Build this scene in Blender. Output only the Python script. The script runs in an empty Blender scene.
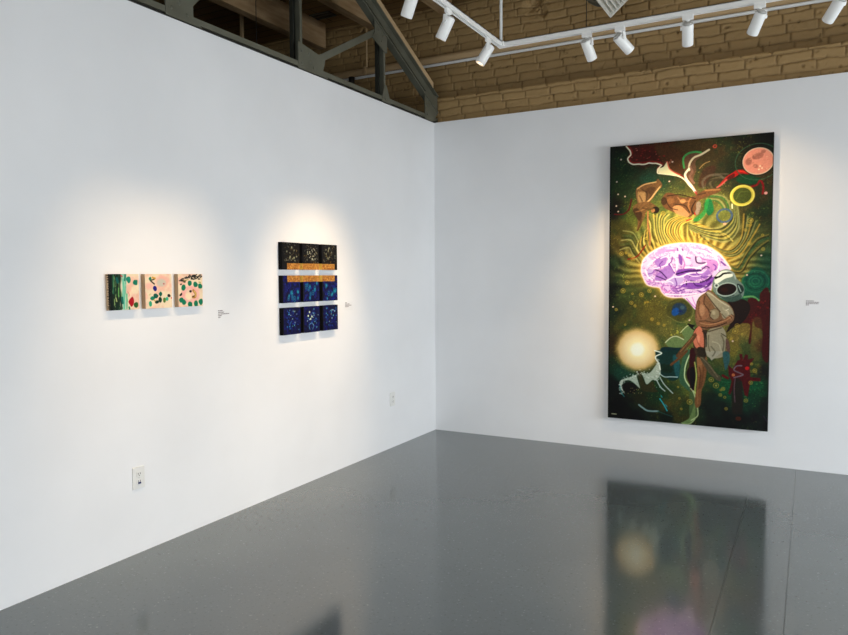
import bpy, math, random
import numpy as np
from mathutils import Vector, Matrix

random.seed(7)
COL = bpy.context.scene.collection
PI = math.pi
WALL_H = 3.057          # top of the white partition walls
DECK_Z = 4.30           # underside of the plank deck

# ------------------------------------------------------------------ helpers
def s2l(c):
    c = np.asarray(c, dtype=float) / 255.0
    return np.where(c <= 0.04045, c / 12.92, ((c + 0.055) / 1.055) ** 2.4)

def tag(o, label=None, cat=None, group=None, kind=None):
    if label: o['label'] = label
    if cat: o['category'] = cat
    if group: o['group'] = group
    if kind: o['kind'] = kind
    return o

def empty(name, loc=(0, 0, 0)):
    o = bpy.data.objects.new(name, None)
    o.location = loc
    o.empty_display_size = 0.1
    COL.objects.link(o)
    return o

class MB:
    """collects simple solids in world coordinates"""
    def __init__(self): self.v = []; self.f = []; self.sm = []
    def add(self, vs, fs, smooth=False):
        b = len(self.v)
        self.v += [tuple(v) for v in vs]
        self.f += [tuple(b + i for i in f) for f in fs]
        self.sm += [smooth] * len(fs)
        return self
    def box(self, lo, hi, bev=0.0):
        (x0, y0, z0), (x1, y1, z1) = lo, hi
        if bev <= 0:
            vs = [(x0,y0,z0),(x1,y0,z0),(x1,y1,z0),(x0,y1,z0),(x0,y0,z1),(x1,y0,z1),(x1,y1,z1),(x0,y1,z1)]
            fs = [(0,3,2,1),(4,5,6,7),(0,1,5,4),(1,2,6,5),(2,3,7,6),(3,0,4,7)]
            return self.add(vs, fs)
        import bmesh
        bm = bmesh.new()
        bmesh.ops.create_cube(bm, size=1)
        for v in bm.verts:
            v.co = Vector(((x0+x1)/2 + v.co.x*(x1-x0), (y0+y1)/2 + v.co.y*(y1-y0), (z0+z1)/2 + v.co.z*(z1-z0)))
        bmesh.ops.bevel(bm, geom=bm.edges[:], offset=bev, segments=2, affect='EDGES', profile=0.6)
        bm.verts.index_update()
        self.add([v.co[:] for v in bm.verts], [[v.index for v in f.verts] for f in bm.faces])
        bm.free()
        return self
    def prism_x(self, poly, x0, x1):
        """polygon in (y,z) extruded along x"""
        n = len(poly)
        area = sum(poly[i][0]*poly[(i+1)%n][1] - poly[(i+1)%n][0]*poly[i][1] for i in range(n))
        if area < 0: poly = poly[::-1]
        vs = [(x0, y, z) for y, z in poly] + [(x1, y, z) for y, z in poly]
        fs = [tuple(range(n))[::-1], tuple(range(n, 2*n))]
        fs += [(i, (i+1)%n, n+(i+1)%n, n+i) for i in range(n)]
        return self.add(vs, fs)
    def tube(self, a, b, r, seg=16, r2=None, caps=True):
        a, b = Vector(a), Vector(b); d = (b-a).normalized()
        u = d.orthogonal().normalized(); w = d.cross(u)
        r2 = r if r2 is None else r2
        vs = []
        for c, q in ((a, r), (b, r2)):
            vs += [c + (u*math.cos(2*PI*i/seg) + w*math.sin(2*PI*i/seg))*q for i in range(seg)]
        self.add(vs, [(i, (i+1)%seg, seg+(i+1)%seg, seg+i) for i in range(seg)], True)
        if caps:
            self.add(vs[:seg], [tuple(range(seg))[::-1]]); self.add(vs[seg:], [tuple(range(seg))])
        return self
    def lathe(self, a, d, prof, seg=24):
        """profile of (distance along d, radius) turned about the axis"""
        a = Vector(a); d = Vector(d).normalized()
        u = d.orthogonal().normalized(); w = d.cross(u)
        vs = []
        for t, q in prof:
            vs += [a + d*t + (u*math.cos(2*PI*i/seg) + w*math.sin(2*PI*i/seg))*max(q, 1e-5) for i in range(seg)]
        fs = [(k*seg+i, k*seg+(i+1)%seg, (k+1)*seg+(i+1)%seg, (k+1)*seg+i) for k in range(len(prof)-1) for i in range(seg)]
        return self.add(vs, fs, True)
    def build(self, name, mat, parent=None, origin=None):
        me = bpy.data.meshes.new(name)
        org = Vector((0, 0, 0))
        if parent is not None: org = world_loc(parent)
        if origin is not None: org = Vector(origin)
        me.from_pydata([tuple(Vector(v) - org) for v in self.v], [], self.f)
        me.polygons.foreach_set('use_smooth', self.sm)
        me.update()
        me.materials.append(mat)
        o = bpy.data.objects.new(name, me)
        COL.objects.link(o)
        if parent is not None:
            o.parent = parent
            o.location = org - world_loc(parent)
        else:
            o.location = org
        return o

def world_loc(o):
    v = Vector(o.location)
    while o.parent is not None:
        o = o.parent; v += Vector(o.location)
    return v

def grid_mesh(name, P, mat, cols=None, parent=None, flip=False, smooth=False):
    """P: (ny,nx,3) points; cols: (ny,nx,3) linear colours"""
    ny, nx = P.shape[:2]
    org = np.array(world_loc(parent)) if parent is not None else np.zeros(3)
    me = bpy.data.meshes.new(name)
    co = (P - org).reshape(-1, 3).astype(np.float32)
    idx = np.arange(ny*nx).reshape(ny, nx)
    q = np.stack([idx[:-1,:-1], idx[:-1,1:], idx[1:,1:], idx[1:,:-1]], -1).reshape(-1, 4)
    if flip: q = q[:, ::-1]
    nf = len(q)
    me.vertices.add(len(co)); me.vertices.foreach_set('co', co.ravel())
    me.loops.add(nf*4); me.loops.foreach_set('vertex_index', q.ravel().astype(np.int32))
    me.polygons.add(nf)
    me.polygons.foreach_set('loop_start', np.arange(0, nf*4, 4, dtype=np.int32))
    try: me.polygons.foreach_set('loop_total', np.full(nf, 4, dtype=np.int32))
    except Exception: pass
    me.polygons.foreach_set('use_smooth', np.full(nf, smooth))
    me.update(calc_edges=True)
    if cols is not None:
        at = me.color_attributes.new('pigment', 'FLOAT_COLOR', 'POINT')
        c = np.ones((ny*nx, 4), np.float32); c[:, :3] = cols.reshape(-1, 3)
        at.data.foreach_set('color', c.ravel())
    me.materials.append(mat)
    o = bpy.data.objects.new(name, me)
    COL.objects.link(o)
    if parent is not None: o.parent = parent
    return o

# ------------------------------------------------------------------ materials
def mat(name, rgb, rough=0.5, metal=0.0, spec=0.5, emit=None, estr=0.0):
    m = bpy.data.materials.new(name); m.use_nodes = True
    b = m.node_tree.nodes['Principled BSDF']
    c = s2l(rgb)
    b.inputs['Base Color'].default_value = (*c, 1)
    b.inputs['Roughness'].default_value = rough
    b.inputs['Metallic'].default_value = metal
    b.inputs['Specular IOR Level'].default_value = spec
    if emit:
        b.inputs['Emission Color'].default_value = (*s2l(emit), 1)
        b.inputs['Emission Strength'].default_value = estr
    return m

def nodes(m): return m.node_tree.nodes, m.node_tree.links, m.node_tree.nodes['Principled BSDF']

def noise_bump(m, scale, strength, dist=0.002, detail=4, vary=None, vscale=3.0, stretch=None):
    """object-space noise: a bump and, if asked, a slight change of the base colour"""
    N, L, b = nodes(m)
    tc = N.new('ShaderNodeTexCoord'); src = tc.outputs['Object']
    if stretch:
        mp = N.new('ShaderNodeMapping'); mp.inputs['Scale'].default_value = stretch
        L.new(src, mp.inputs['Vector']); src = mp.outputs['Vector']
    n = N.new('ShaderNodeTexNoise'); n.inputs['Scale'].default_value = scale; n.inputs['Detail'].default_value = detail
    L.new(src, n.inputs['Vector'])
    bp = N.new('ShaderNodeBump'); bp.inputs['Strength'].default_value = strength; bp.inputs['Distance'].default_value = dist
    L.new(n.outputs['Fac'], bp.inputs['Height']); L.new(bp.outputs['Normal'], b.inputs['Normal'])
    if vary:
        n2 = N.new('ShaderNodeTexNoise'); n2.inputs['Scale'].default_value = vscale; n2.inputs['Detail'].default_value = 5
        L.new(src, n2.inputs['Vector'])
        r = N.new('ShaderNodeValToRGB')
        r.color_ramp.elements[0].position = 0.35; r.color_ramp.elements[1].position = 0.68
        r.color_ramp.elements[0].color = (*s2l(vary[0]), 1); r.color_ramp.elements[1].color = (*s2l(vary[1]), 1)
        L.new(n2.outputs['Fac'], r.inputs['Fac']); L.new(r.outputs['Color'], b.inputs['Base Color'])
    return m

M = {}
M['wall'] = noise_bump(mat('white_wall_paint', (232, 233, 234), 0.7, spec=0.25), 60, 0.12, 0.001, vary=((229,230,231),(235,236,237)), vscale=1.3)
M['plain'] = noise_bump(mat('off_white_paint', (225, 226, 226), 0.8, spec=0.2), 60, 0.1, 0.001)
M['steel'] = noise_bump(mat('grey_green_steel_paint', (98, 98, 84), 0.45, spec=0.4), 30, 0.2, 0.002, vary=((90,90,77),(104,104,91)), vscale=4)
M['darksteel'] = mat('dark_steel', (34, 36, 28), 0.6)  # darker steel tone for the back angles of the posts
M['brick'] = mat('painted_brown_brick', (150, 121, 80), 0.6, spec=0.3)
M['joist'] = noise_bump(mat('tan_painted_timber', (168, 140, 104), 0.6, spec=0.3), 12, 0.5, 0.004, vary=((150,120,84),(176,148,112)), vscale=4, stretch=(6,1,6))
M['nailer'] = noise_bump(mat('raw_pine_nailer', (196, 168, 128), 0.6), 20, 0.3, 0.002)
M['pipe'] = mat('tan_painted_pipe', (196, 166, 124), 0.45)
M['conduit'] = mat('pale_galvanised_conduit', (238, 240, 238), 0.35)
M['white'] = mat('white_powder_coat', (248, 248, 245), 0.35)
M['whitecap'] = mat('pale_grey_cap', (200, 200, 196), 0.45)
M['copper'] = mat('dark_track_slot', (45, 42, 38), 0.6)
M['black'] = mat('black_fitting', (22, 20, 16), 0.5)
M['lens'] = mat('lit_lamp_lens', (255, 236, 205), 0.4, emit=(255, 214, 160), estr=12)
M['duct'] = mat('grey_duct_sheet', (92, 96, 88), 0.45, metal=0.4)
M['vent'] = mat('white_vent_enamel', (222, 220, 210), 0.4)
M['plate'] = mat('white_outlet_plastic', (226, 226, 222), 0.35)
M['slot'] = mat('dark_outlet_slot', (60, 50, 48), 0.6)
M['navyplug'] = mat('navy_plug_insert', (25, 35, 90), 0.5)
M['card'] = mat('white_label_card', (232, 233, 234), 0.7, spec=.25)
M['ink'] = mat('grey_label_print', (120, 112, 116), 0.7)
M['rawside'] = noise_bump(mat('raw_canvas_side', (176, 150, 120), 0.8), 200, 0.2, 0.001)
M['joint'] = mat('floor_joint', (78, 84, 84), 0.3)
M['brownwall'] = mat('brown_painted_wall', (60, 44, 26), 0.8, spec=0.2)
M['winframe'] = mat('dark_window_frame', (60, 62, 62), 0.4)

# painted surfaces whose pigment is stored on the mesh
def paint_mat(name, rough, bump=0.1, spec=.15):
    m = mat(name, (128,128,128), rough, spec=spec)
    N, L, b = nodes(m)
    a = N.new('ShaderNodeAttribute'); a.attribute_name = 'pigment'
    L.new(a.outputs['Color'], b.inputs['Base Color'])
    tc = N.new('ShaderNodeTexCoord')
    n = N.new('ShaderNodeTexNoise'); n.inputs['Scale'].default_value = 90; n.inputs['Detail'].default_value = 3
    L.new(tc.outputs['Object'], n.inputs['Vector'])
    bp = N.new('ShaderNodeBump'); bp.inputs['Strength'].default_value = bump; bp.inputs['Distance'].default_value = 0.001
    L.new(n.outputs['Fac'], bp.inputs['Height']); L.new(bp.outputs['Normal'], b.inputs['Normal'])
    return m
M['oil'] = paint_mat('glossy_oil_paint', 0.45, spec=.12)
M['matte_paint'] = paint_mat('satin_canvas_paint', 0.55)
M['blackside'] = mat('black_canvas_side', (6, 6, 8), 0.7, spec=.1)
M['artside'] = mat('dark_canvas_side', (52, 50, 44), 0.6)

def brick_mat():
    m = M['brick']; N, L, b = nodes(m)
    a = N.new('ShaderNodeAttribute'); a.attribute_name = 'pigment'
    L.new(a.outputs['Color'], b.inputs['Base Color'])
    tc = N.new('ShaderNodeTexCoord')
    n = N.new('ShaderNodeTexNoise'); n.inputs['Scale'].default_value = 35; n.inputs['Detail'].default_value = 6
    L.new(tc.outputs['Object'], n.inputs['Vector'])
    bp = N.new('ShaderNodeBump'); bp.inputs['Strength'].default_value = 0.5; bp.inputs['Distance'].default_value = 0.006
    L.new(n.outputs['Fac'], bp.inputs['Height']); L.new(bp.outputs['Normal'], b.inputs['Normal'])
brick_mat()

def deck_mat():
    m = mat('brown_painted_planks', (100, 76, 44), 0.6, spec=0.25); N, L, b = nodes(m)
    tc = N.new('ShaderNodeTexCoord')
    br = N.new('ShaderNodeTexBrick')
    br.inputs['Scale'].default_value = 1.0; br.inputs['Brick Width'].default_value = 2.6
    br.inputs['Row Height'].default_value = 0.14; br.inputs['Mortar Size'].default_value = 0.004
    br.inputs['Color1'].default_value = (*s2l((158, 127, 84)), 1); br.inputs['Color2'].default_value = (*s2l((142, 112, 72)), 1)
    br.inputs['Mortar'].default_value = (*s2l((40, 28, 16)), 1)
    L.new(tc.outputs['Object'], br.inputs['Vector'])
    mp = N.new('ShaderNodeMapping'); mp.inputs['Scale'].default_value = (0.6, 9, 1)
    L.new(tc.outputs['Object'], mp.inputs['Vector'])
    n = N.new('ShaderNodeTexNoise'); n.inputs['Scale'].default_value = 3; n.inputs['Detail'].default_value = 6
    L.new(mp.outputs['Vector'], n.inputs['Vector'])
    mx = N.new('ShaderNodeMix'); mx.data_type = 'RGBA'; mx.blend_type = 'MULTIPLY'
    mx.inputs[0].default_value = 0.35
    L.new(br.outputs['Color'], mx.inputs[6]); L.new(n.outputs['Color'], mx.inputs[7])
    L.new(mx.outputs[2], b.inputs['Base Color'])
    bp = N.new('ShaderNodeBump'); bp.inputs['Strength'].default_value = 0.6; bp.inputs['Distance'].default_value = 0.006
    L.new(br.outputs['Fac'], bp.inputs['Height']); bp.invert = True
    L.new(bp.outputs['Normal'], b.inputs['Normal'])
    return m
M['deck'] = deck_mat()

def floor_mat():
    m = mat('grey_epoxy_floor', (118, 123, 124), 0.1, spec=0.5); N, L, b = nodes(m)
    tc = N.new('ShaderNodeTexCoord')
    n1 = N.new('ShaderNodeTexNoise'); n1.inputs['Scale'].default_value = 0.9; n1.inputs['Detail'].default_value = 6
    n2 = N.new('ShaderNodeTexNoise'); n2.inputs['Scale'].default_value = 62; n2.inputs['Detail'].default_value = 2
    for n in (n1, n2): L.new(tc.outputs['Object'], n.inputs['Vector'])
    r1 = N.new('ShaderNodeValToRGB')
    r1.color_ramp.elements[0].position = 0.3; r1.color_ramp.elements[1].position = 0.7
    r1.color_ramp.elements[0].color = (*s2l(FLOOR_A), 1); r1.color_ramp.elements[1].color = (*s2l(FLOOR_B), 1)
    L.new(n1.outputs['Fac'], r1.inputs['Fac'])
    r2 = N.new('ShaderNodeValToRGB')
    e = r2.color_ramp.elements
    e[0].position = 0.30; e[0].color = (0.72, 0.72, 0.72, 1); e[1].position = 0.38; e[1].color = (1, 1, 1, 1)
    k = e.new(0.655); k.color = (1, 1, 1, 1); k = e.new(0.72); k.color = (1.7, 1.7, 1.7, 1)
    L.new(n2.outputs['Fac'], r2.inputs['Fac'])
    mx = N.new('ShaderNodeMix'); mx.data_type = 'RGBA'; mx.blend_type = 'MULTIPLY'; mx.inputs[0].default_value = 1.0
    L.new(r1.outputs['Color'], mx.inputs[6]); L.new(r2.outputs['Color'], mx.inputs[7])
    L.new(mx.outputs[2], b.inputs['Base Color'])
    b.inputs['IOR'].default_value = 1.9
    # roughness a little uneven, as on a rolled coating
    mr = N.new('ShaderNodeMapRange'); mr.inputs['To Min'].default_value = 0.07; mr.inputs['To Max'].default_value = 0.15
    n3 = N.new('ShaderNodeTexNoise'); n3.inputs['Scale'].default_value = 2.3; n3.inputs['Detail'].default_value = 4
    L.new(tc.outputs['Object'], n3.inputs['Vector']); L.new(n3.outputs['Fac'], mr.inputs['Value'])
    L.new(mr.outputs['Result'], b.inputs['Roughness'])
    n4 = N.new('ShaderNodeTexNoise'); n4.inputs['Scale'].default_value = 9; n4.inputs['Detail'].default_value = 3
    L.new(tc.outputs['Object'], n4.inputs['Vector'])
    bp = N.new('ShaderNodeBump'); bp.inputs['Strength'].default_value = 0.25; bp.inputs['Distance'].default_value = 0.0012
    L.new(n4.outputs['Fac'], bp.inputs['Height']); L.new(bp.outputs['Normal'], b.inputs['Normal'])
    return m
FLOOR_A, FLOOR_B = (86, 94, 94), (96, 104, 103)
M['floor'] = floor_mat()

# ------------------------------------------------------------------ noise
def vnoise(x, y, seed=0):
    xi = np.floor(x).astype(np.int64); yi = np.floor(y).astype(np.int64)
    fx = x - xi; fy = y - yi
    fx = fx*fx*(3-2*fx); fy = fy*fy*(3-2*fy)
    def h(a, b):
        n = (a*374761393 + b*668265263 + seed*1442695041) & 0x7fffffff
        n = ((n ^ (n >> 13)) * 1274126177) & 0x7fffffff
        return ((n ^ (n >> 16)) & 0xffff) / 65535.0
    return (h(xi,yi)*(1-fx) + h(xi+1,yi)*fx)*(1-fy) + (h(xi,yi+1)*(1-fx) + h(xi+1,yi+1)*fx)*fy
def fbm(x, y, seed=0, o=4):
    s = 0; a = 0.5; t = 0
    for k in range(o):
        s = s + a*vnoise(x*2**k, y*2**k, seed+k*17); t += a; a *= 0.55
    return s/t

# ------------------------------------------------------------------ room shell
def struct(name, mb, m):
    o = mb.build(name, m); o['kind'] = 'structure'; return o

struct('floor', MB().box((-4.5, -11.0, -0.12), (7.6, 0.43, 0.0)), M['floor'])
struct('wall_left', MB().box((-0.13, -11.0, 0.0), (0.0, 0.0, WALL_H)), M['wall'])
struct('wall_back', MB().box((-0.13, 0.0, 0.0), (7.6, 0.10, WALL_H)), M['wall'])
SW = [(-7.0, -4.4), (-4.0, -0.9)]; SZ0, SZ1 = 0.15, 2.3
rw = MB(); rw.box((7.6, -11.0, 0.0), (7.72, 0.43, SZ0)).box((7.6, -11.0, SZ1), (7.72, 0.43, DECK_Z))
for a, b_ in ((-11.0, SW[0][0]), (SW[0][1], SW[1][0]), (SW[1][1], 0.43)): rw.box((7.6, a, SZ0), (7.72, b_, SZ1))
struct('wall_right', rw, M['plain'])
for i, (a, b_) in enumerate(SW):
    w = MB(); t = 0.04
    w.box((7.63, a, SZ0), (7.69, a+t, SZ1)).box((7.63, b_-t, SZ0), (7.69, b_, SZ1)).box((7.63, a+t, SZ0), (7.69, b_-t, SZ0+t)).box((7.63, a+t, SZ1-t), (7.69, b_-t, SZ1))
    w.box((7.63, (a+b_)/2-.02, SZ0+t), (7.69, (a+b_)/2+.02, SZ1-t))
    struct('window_%d' % (i+4), w, M['winframe'])
struct('wall_far_left', MB().box((-4.62, -11.0, 0.0), (-4.5, 0.43, 4.9)), M['brownwall'])
struct('ceiling', MB().box((-4.5, -11.0, DECK_Z), (7.6, 0.6, DECK_Z+0.06)), M['deck'])
# front wall, behind the camera, with three wide windows
fw = MB()
wins = [(0.7, 2.7), (3.0, 5.0), (5.3, 7.3)]
ZW0, ZW1 = 0.35, 2.6
fw.box((-4.5, -11.12, 0.0), (7.6, -11.0, ZW0)); fw.box((-4.5, -11.12, ZW1), (7.6, -11.0, DECK_Z))
xs = [-4.5] + [v for w in wins for v in w] + [7.6]
for i in range(0, len(xs), 2): fw.box((xs[i], -11.12, ZW0), (xs[i+1], -11.0, ZW1))
struct('wall_front', fw, M['plain'])
for i, (a, b_) in enumerate(wins):
    w = MB(); t = 0.04
    w.box((a, -11.09, ZW0), (a+t, -11.03, ZW1)).box((b_-t, -11.09, ZW0), (b_, -11.03, ZW1))
    w.box((a+t, -11.09, ZW0), (b_-t, -11.03, ZW0+t)).box((a+t, -11.09, ZW1-t), (b_-t, -11.03, ZW1))
    w.box(((a+b_)/2-.02, -11.09, ZW0+t), ((a+b_)/2+.02, -11.03, ZW1-t))
    struct('window_%d' % (i+1), w, M['winframe'])

# hairline joints cut along the floor coating
struct('trim_1', MB().box((3.225, -9.0, 0.0), (3.229, -0.001, 0.0006)), M['joint'])
struct('trim_2', MB().box((2.944, -9.0, 0.0), (2.947, -0.9, 0.0006)), M['joint'])

# brick wall behind the partition: two real relief surfaces, the lower one standing proud as a ledge
def brick_face(name, x0, x1, z0, z1, ybase, seed, top_ragged=False, holes=()):
    st = 0.0075
    nx = int((x1-x0)/st); nz = int((z1-z0)/st)
    X, Z = np.meshgrid(np.linspace(x0, x1, nx), np.linspace(z0, z1, nz))
    wx = X + 0.016*(fbm(X*5, Z*5, seed)-.5)*2 + 0.006*(fbm(X*30, Z*30, seed+3)-.5)
    wz = Z + 0.016*(fbm(X*4, Z*7, seed+5)-.5)*2 + 0.009*(fbm(X*28, Z*28, seed+7)-.5)
    CH = 0.0765
    row = np.floor(wz/CH); fz = wz/CH - row
    rr = ((row*7919 + seed*31) % 97)/97.0
    BW = 0.235
    bxv = wx/BW + rr*1.0 + 0.5*(row % 2)
    colm = np.floor(bxv); fx = bxv - colm
    dz = np.minimum(fz, 1-fz)*CH; dx = np.minimum(fx, 1-fx)*BW
    hid = ((colm*1013 + row*2389 + seed) % 61)/61.0
    soft = 0.5 + 0.9*fbm(X*9, Z*9, seed+9)          # joints partly filled with paint
    gz = np.exp(-(dz/0.0052)**2)*np.clip(soft*1.5-0.35, 0.1, 1)
    gx = np.exp(-(dx/0.0052)**2)*np.clip(soft*1.5-0.45, 0.05, 1)
    g = np.maximum(gz, gx)
    pits = np.clip((fbm(X*22, Z*22, seed+13) - 0.72)*7, 0, 1)
    rough = (fbm(X*40, Z*40, seed+21)-.5)
    depth = 0.018*g + 0.018*pits + 0.005*rough + 0.007*(hid-.5)
    for (hx, hz, hr) in holes:
        d = np.sqrt((X-hx)**2 + (Z-hz)**2)/hr + 0.6*(fbm(X*20, Z*20, 77)-.5)
        depth += np.clip(1-d, 0, 1)*0.05*(0.5+fbm(X*35, Z*35, 99))
    Y = ybase + depth
    Zc = Z.copy()
    if top_ragged:
        k = np.clip((Z-(z1-0.03))/0.03, 0, 1)
        Y = Y + k**3*0.012
        Zc = Zc - k*0.02*(fbm(X*9, X*0+3, 5) + 0.6*np.exp(-(dx/0.012)**2))
    base = s2l((166, 137, 92)); recess_tone = s2l((62, 44, 22))  # second colour is the darker tone mixed into joints and pits
    mixv = np.clip(0.46*g*soft + 0.5*pits, 0, 1)[..., None]
    var = (0.93 + 0.14*fbm(X*2.5, Z*6, seed+40) + 0.06*(hid-.5))[..., None]
    C = (base*(1-mixv) + recess_tone*mixv)*var
    P = np.stack([X, Y, Zc], -1)
    if top_ragged:   # fold the top back so the ledge has a shelf
        for yy in (ybase+0.06, ybase+0.26):
            e = P[-1:].copy(); e[..., 1] = yy
            P = np.concatenate([P, e]); C = np.concatenate([C, C[-1:]])
    o = grid_mesh(name, P, M['brick'], C, smooth=True)
    o['kind'] = 'structure'
    return o
brick_face('wall_brick_upper', -4.5, 7.6, 3.22, 4.33, 0.34, 11, holes=((0.90, 4.14, 0.12), (1.0, 4.05, 0.05)))
brick_face('wall_brick_lower', -4.5, 7.6, 2.40, 3.335, 0.115, 4, top_ragged=True)
struct('wall_rear', MB().box((-4.5, 0.43, 0.0), (7.6, 0.6, DECK_Z)), M['deck'])

# ------------------------------------------------------------------ steel truss on the left wall
tr = empty('roof_truss', (-0.05, -2.0, WALL_H))
tag(tr, 'grey green riveted steel truss standing along the top of the left wall', 'truss')
zb0, zb1 = WALL_H+0.026, WALL_H+0.062
XA, XB = -0.105, -0.012
b = MB(); b.box((XA, -10.9, zb0), (XB, 0.10, zb0+0.010)); b.box((XB-0.012, -10.9, zb0+0.010), (XB, 0.10, zb1)); b.box((XA, -10.9, zb0+0.010), (XA+0.012, 0.10, zb1))
b.build('bottom_chord', M['steel'], tr)
MB().box((-0.10, -10.9, WALL_H+0.001), (-0.03, 0.10, zb0)).build('shadow_gap_strip', M['black'], tr)  # black strip stands in for the dark shadow gap under the chord
sl = 0.484
yt = -(DECK_Z-3.40)/sl                  # where the sloping chord meets the deck
lowz = lambda y: 3.215 + sl*abs(y) if y < 0 else 3.215 - sl*y
upz = lambda y: 3.388 - sl*y
ya = 0.10
def strip(y0, y1, f0, f1): return [(y0, f0(y0)), (y1, f0(y1)), (y1, f1(y1)), (y0, f1(y0))]
lw = lambda y: 3.215 - sl*y
b = MB()
b.prism_x(strip(yt, ya, lambda y: lw(y)+.012, lambda y: upz(y)-.012), -0.058, -0.035)      # web
b.prism_x(strip(yt, ya, lw, lambda y: lw(y)+.013), -0.062, 0.000)                         # lower flange
b.prism_x(strip(yt, ya, lambda y: upz(y)-.013, upz), -0.062, 0.000)                       # upper flange
b.prism_x(strip(yt, ya, lambda y: lw(y)+.062, lambda y: lw(y)+.072), -0.035, -0.018)
b.build('top_chord', M['steel'], tr)
b = MB(); b.prism_x(strip(yt, -0.005, lambda y: upz(y)+.001, lambda y: upz(y)+.055), -0.10, -0.002)
tag(b.build('wood_nailer', M['nailer'], tr), 'pale timber strip bolted along the sloping chord')
def member(name, p, q, wdt=0.05, x0=-0.028, x1=-0.016, back=True):
    """a pair of steel angles between two (y,z) points"""
    py, pz = p; qy, qz = q; L = math.hypot(qy-py, qz-pz); nyv, nzv = -(qz-pz)/L, (qy-py)/L
    h = wdt/2
    def rect(o0, o1): return [(py+nyv*o0, pz+nzv*o0), (qy+nyv*o0, qz+nzv*o0), (qy+nyv*o1, qz+nzv*o1), (py+nyv*o1, pz+nzv*o1)]
    m = MB(); m.prism_x(rect(-h, h), x0, x1)
    m.prism_x(rect(-h, -h+0.008), x0-0.035, x0)
    if back:
        m.prism_x(rect(-h, h), -0.104, -0.092); m.prism_x(rect(-h, -h+0.008), -0.092, x0-0.035)
    return m.build(name, M['steel'], tr)
def post(y, ztop):
    m = MB(); z0 = zb1-.01
    m.box((-0.028, y+.002, z0), (-0.016, y+.028, ztop)).box((-0.073, y+.016, z0), (-0.028, y+.028, ztop))
    pm = m.build('post', M['steel'], tr)
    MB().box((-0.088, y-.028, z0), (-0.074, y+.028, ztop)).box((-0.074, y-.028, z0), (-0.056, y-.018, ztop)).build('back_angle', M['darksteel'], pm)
post(-0.912, 3.66); post(-2.07, DECK_Z-0.004); post(-3.2, DECK_Z-0.004); post(-4.35, DECK_Z-0.004); post(-5.5, DECK_Z-0.004)
member('diagonal_brace', (-1.93, 3.148), (-1.03, 3.638), 0.052, back=False)
member('diagonal_brace', (-3.12, 3.20), (-2.12, DECK_Z-0.05), 0.06, back=False)
member('diagonal_brace', (-4.28, 3.20), (-3.26, DECK_Z-0.05), 0.06, back=False)
def gusset(poly, rivets=()):
    m = MB(); m.prism_x(poly, -0.016, -0.008)
    for (y, z) in rivets: m.lathe((-0.008, y, z), (1, 0, 0), [(0, .011), (.004, .010), (.007, .006), (.008, 0)], 10)
    return m.build('gusset_plate', M['steel'], tr)
gusset([(-2.10, 3.07), (-2.10, 3.26), (-1.86, 3.225), (-1.80, 3.245), (-1.775, 3.20), (-1.80, 3.12), (-1.74, 3.07)], ((-2.06,3.11),(-2.06,3.2),(-1.96,3.14),(-1.92,3.11),(-1.98,3.2)))
gusset([(-1.10, 3.575), (-1.06, 3.63), (-1.06, 3.75), (-0.86, 3.66), (-0.865, 3.50), (-0.90, 3.50)], ((-1.0,3.66),(-0.93,3.63),(-0.95,3.58)))
gusset([(-0.96, 3.07), (-0.912, 3.22), (-0.878, 3.22), (-0.80, 3.07)], ((-0.90,3.1),))
gusset([(-3.31, 3.07), (-3.31, 3.42), (-2.98, 3.42), (-3.10, 3.19), (-3.10, 3.12), (-3.03, 3.07)], ((-3.27,3.12),(-3.21,3.16),(-3.24,3.22),(-3.15,3.11),(-3.17,3.24),(-3.26,3.3)))
gusset([(-4.46, 3.07), (-4.46, 3.42), (-4.13, 3.42), (-4.25, 3.19), (-4.25, 3.07)])
gusset([(-0.17, 3.07), (-0.17, 3.33), (0.09, 3.33), (0.09, 3.16), (0.0, 3.07)], ((-0.12,3.12),(-0.12,3.2),(-0.06,3.26)))

# ------------------------------------------------------------------ timber joists
for (xa, ye, lab) in ((-1.5, 0.14, 'tan timber joist seen through the truss, leftmost of the three'),
                  (-0.66, 0.0, 'tan timber joist behind the sloping truss chord'),
                  (0.15, -0.10, 'tan timber joist beside the top left track spotlights')):
    j = MB().box((xa, -10.9, 4.03), (xa+0.10, ye, DECK_Z-0.002), 0.004).build('ceiling_joist', M['joist'], origin=(xa+.055, -5, 4.03))
    tag(j, lab, 'joist', 'exposed ceiling joists')

# pipes and odds and ends in the roof space
p_ = MB().tube((-4.4, 0.29, 3.765), (7.5, 0.29, 3.765), 0.036, 20).build('heating_pipe', M['pipe'], origin=(0, .20, 3.75))
tag(p_, 'tan painted pipe running level along the brick wall', 'pipe')
c_ = MB().tube((-4.4, 0.295, 3.712), (7.5, 0.295, 3.712), 0.0145, 12).build('electrical_conduit', M['conduit'], origin=(0, .295, 3.712))
tag(c_, 'thin pale conduit fixed just under the tan pipe on the brick wall', 'conduit')
h_ = empty('pipe_hanger', (-0.97, 0.29, 3.80))
tag(h_, 'thin rod hanger holding the tan pipe, seen through the truss', 'pipe hanger')
MB().tube((-0.97, 0.29, 3.805), (-0.97, 0.29, DECK_Z), 0.008, 8).build('rod', M['pipe'], h_)
k_ = MB(); k_.box((-0.985, 0.247, 3.72), (-0.955, 0.253, 3.805)); k_.box((-0.985, 0.247, 3.801), (-0.955, 0.33, 3.807))
k_.build('strap', M['pipe'], h_)
f_ = MB().lathe((-1.04, 0.10, 3.52), (0, 0, 1), [(0, 0), (0, .026), (.01, .03), (.10, .03), (.115, .034), (.145, .034), (.15, .02), (.15, 0)], 18)
f_.box((-1.05, 0.12, 3.58), (-1.03, 0.35, 3.60))
tag(f_.build('sprinkler_fitting', M['black'], origin=(-1.04, .10, 3.52)), 'small black cylindrical fitting on the brick wall below the pipe', 'fitting')
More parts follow.
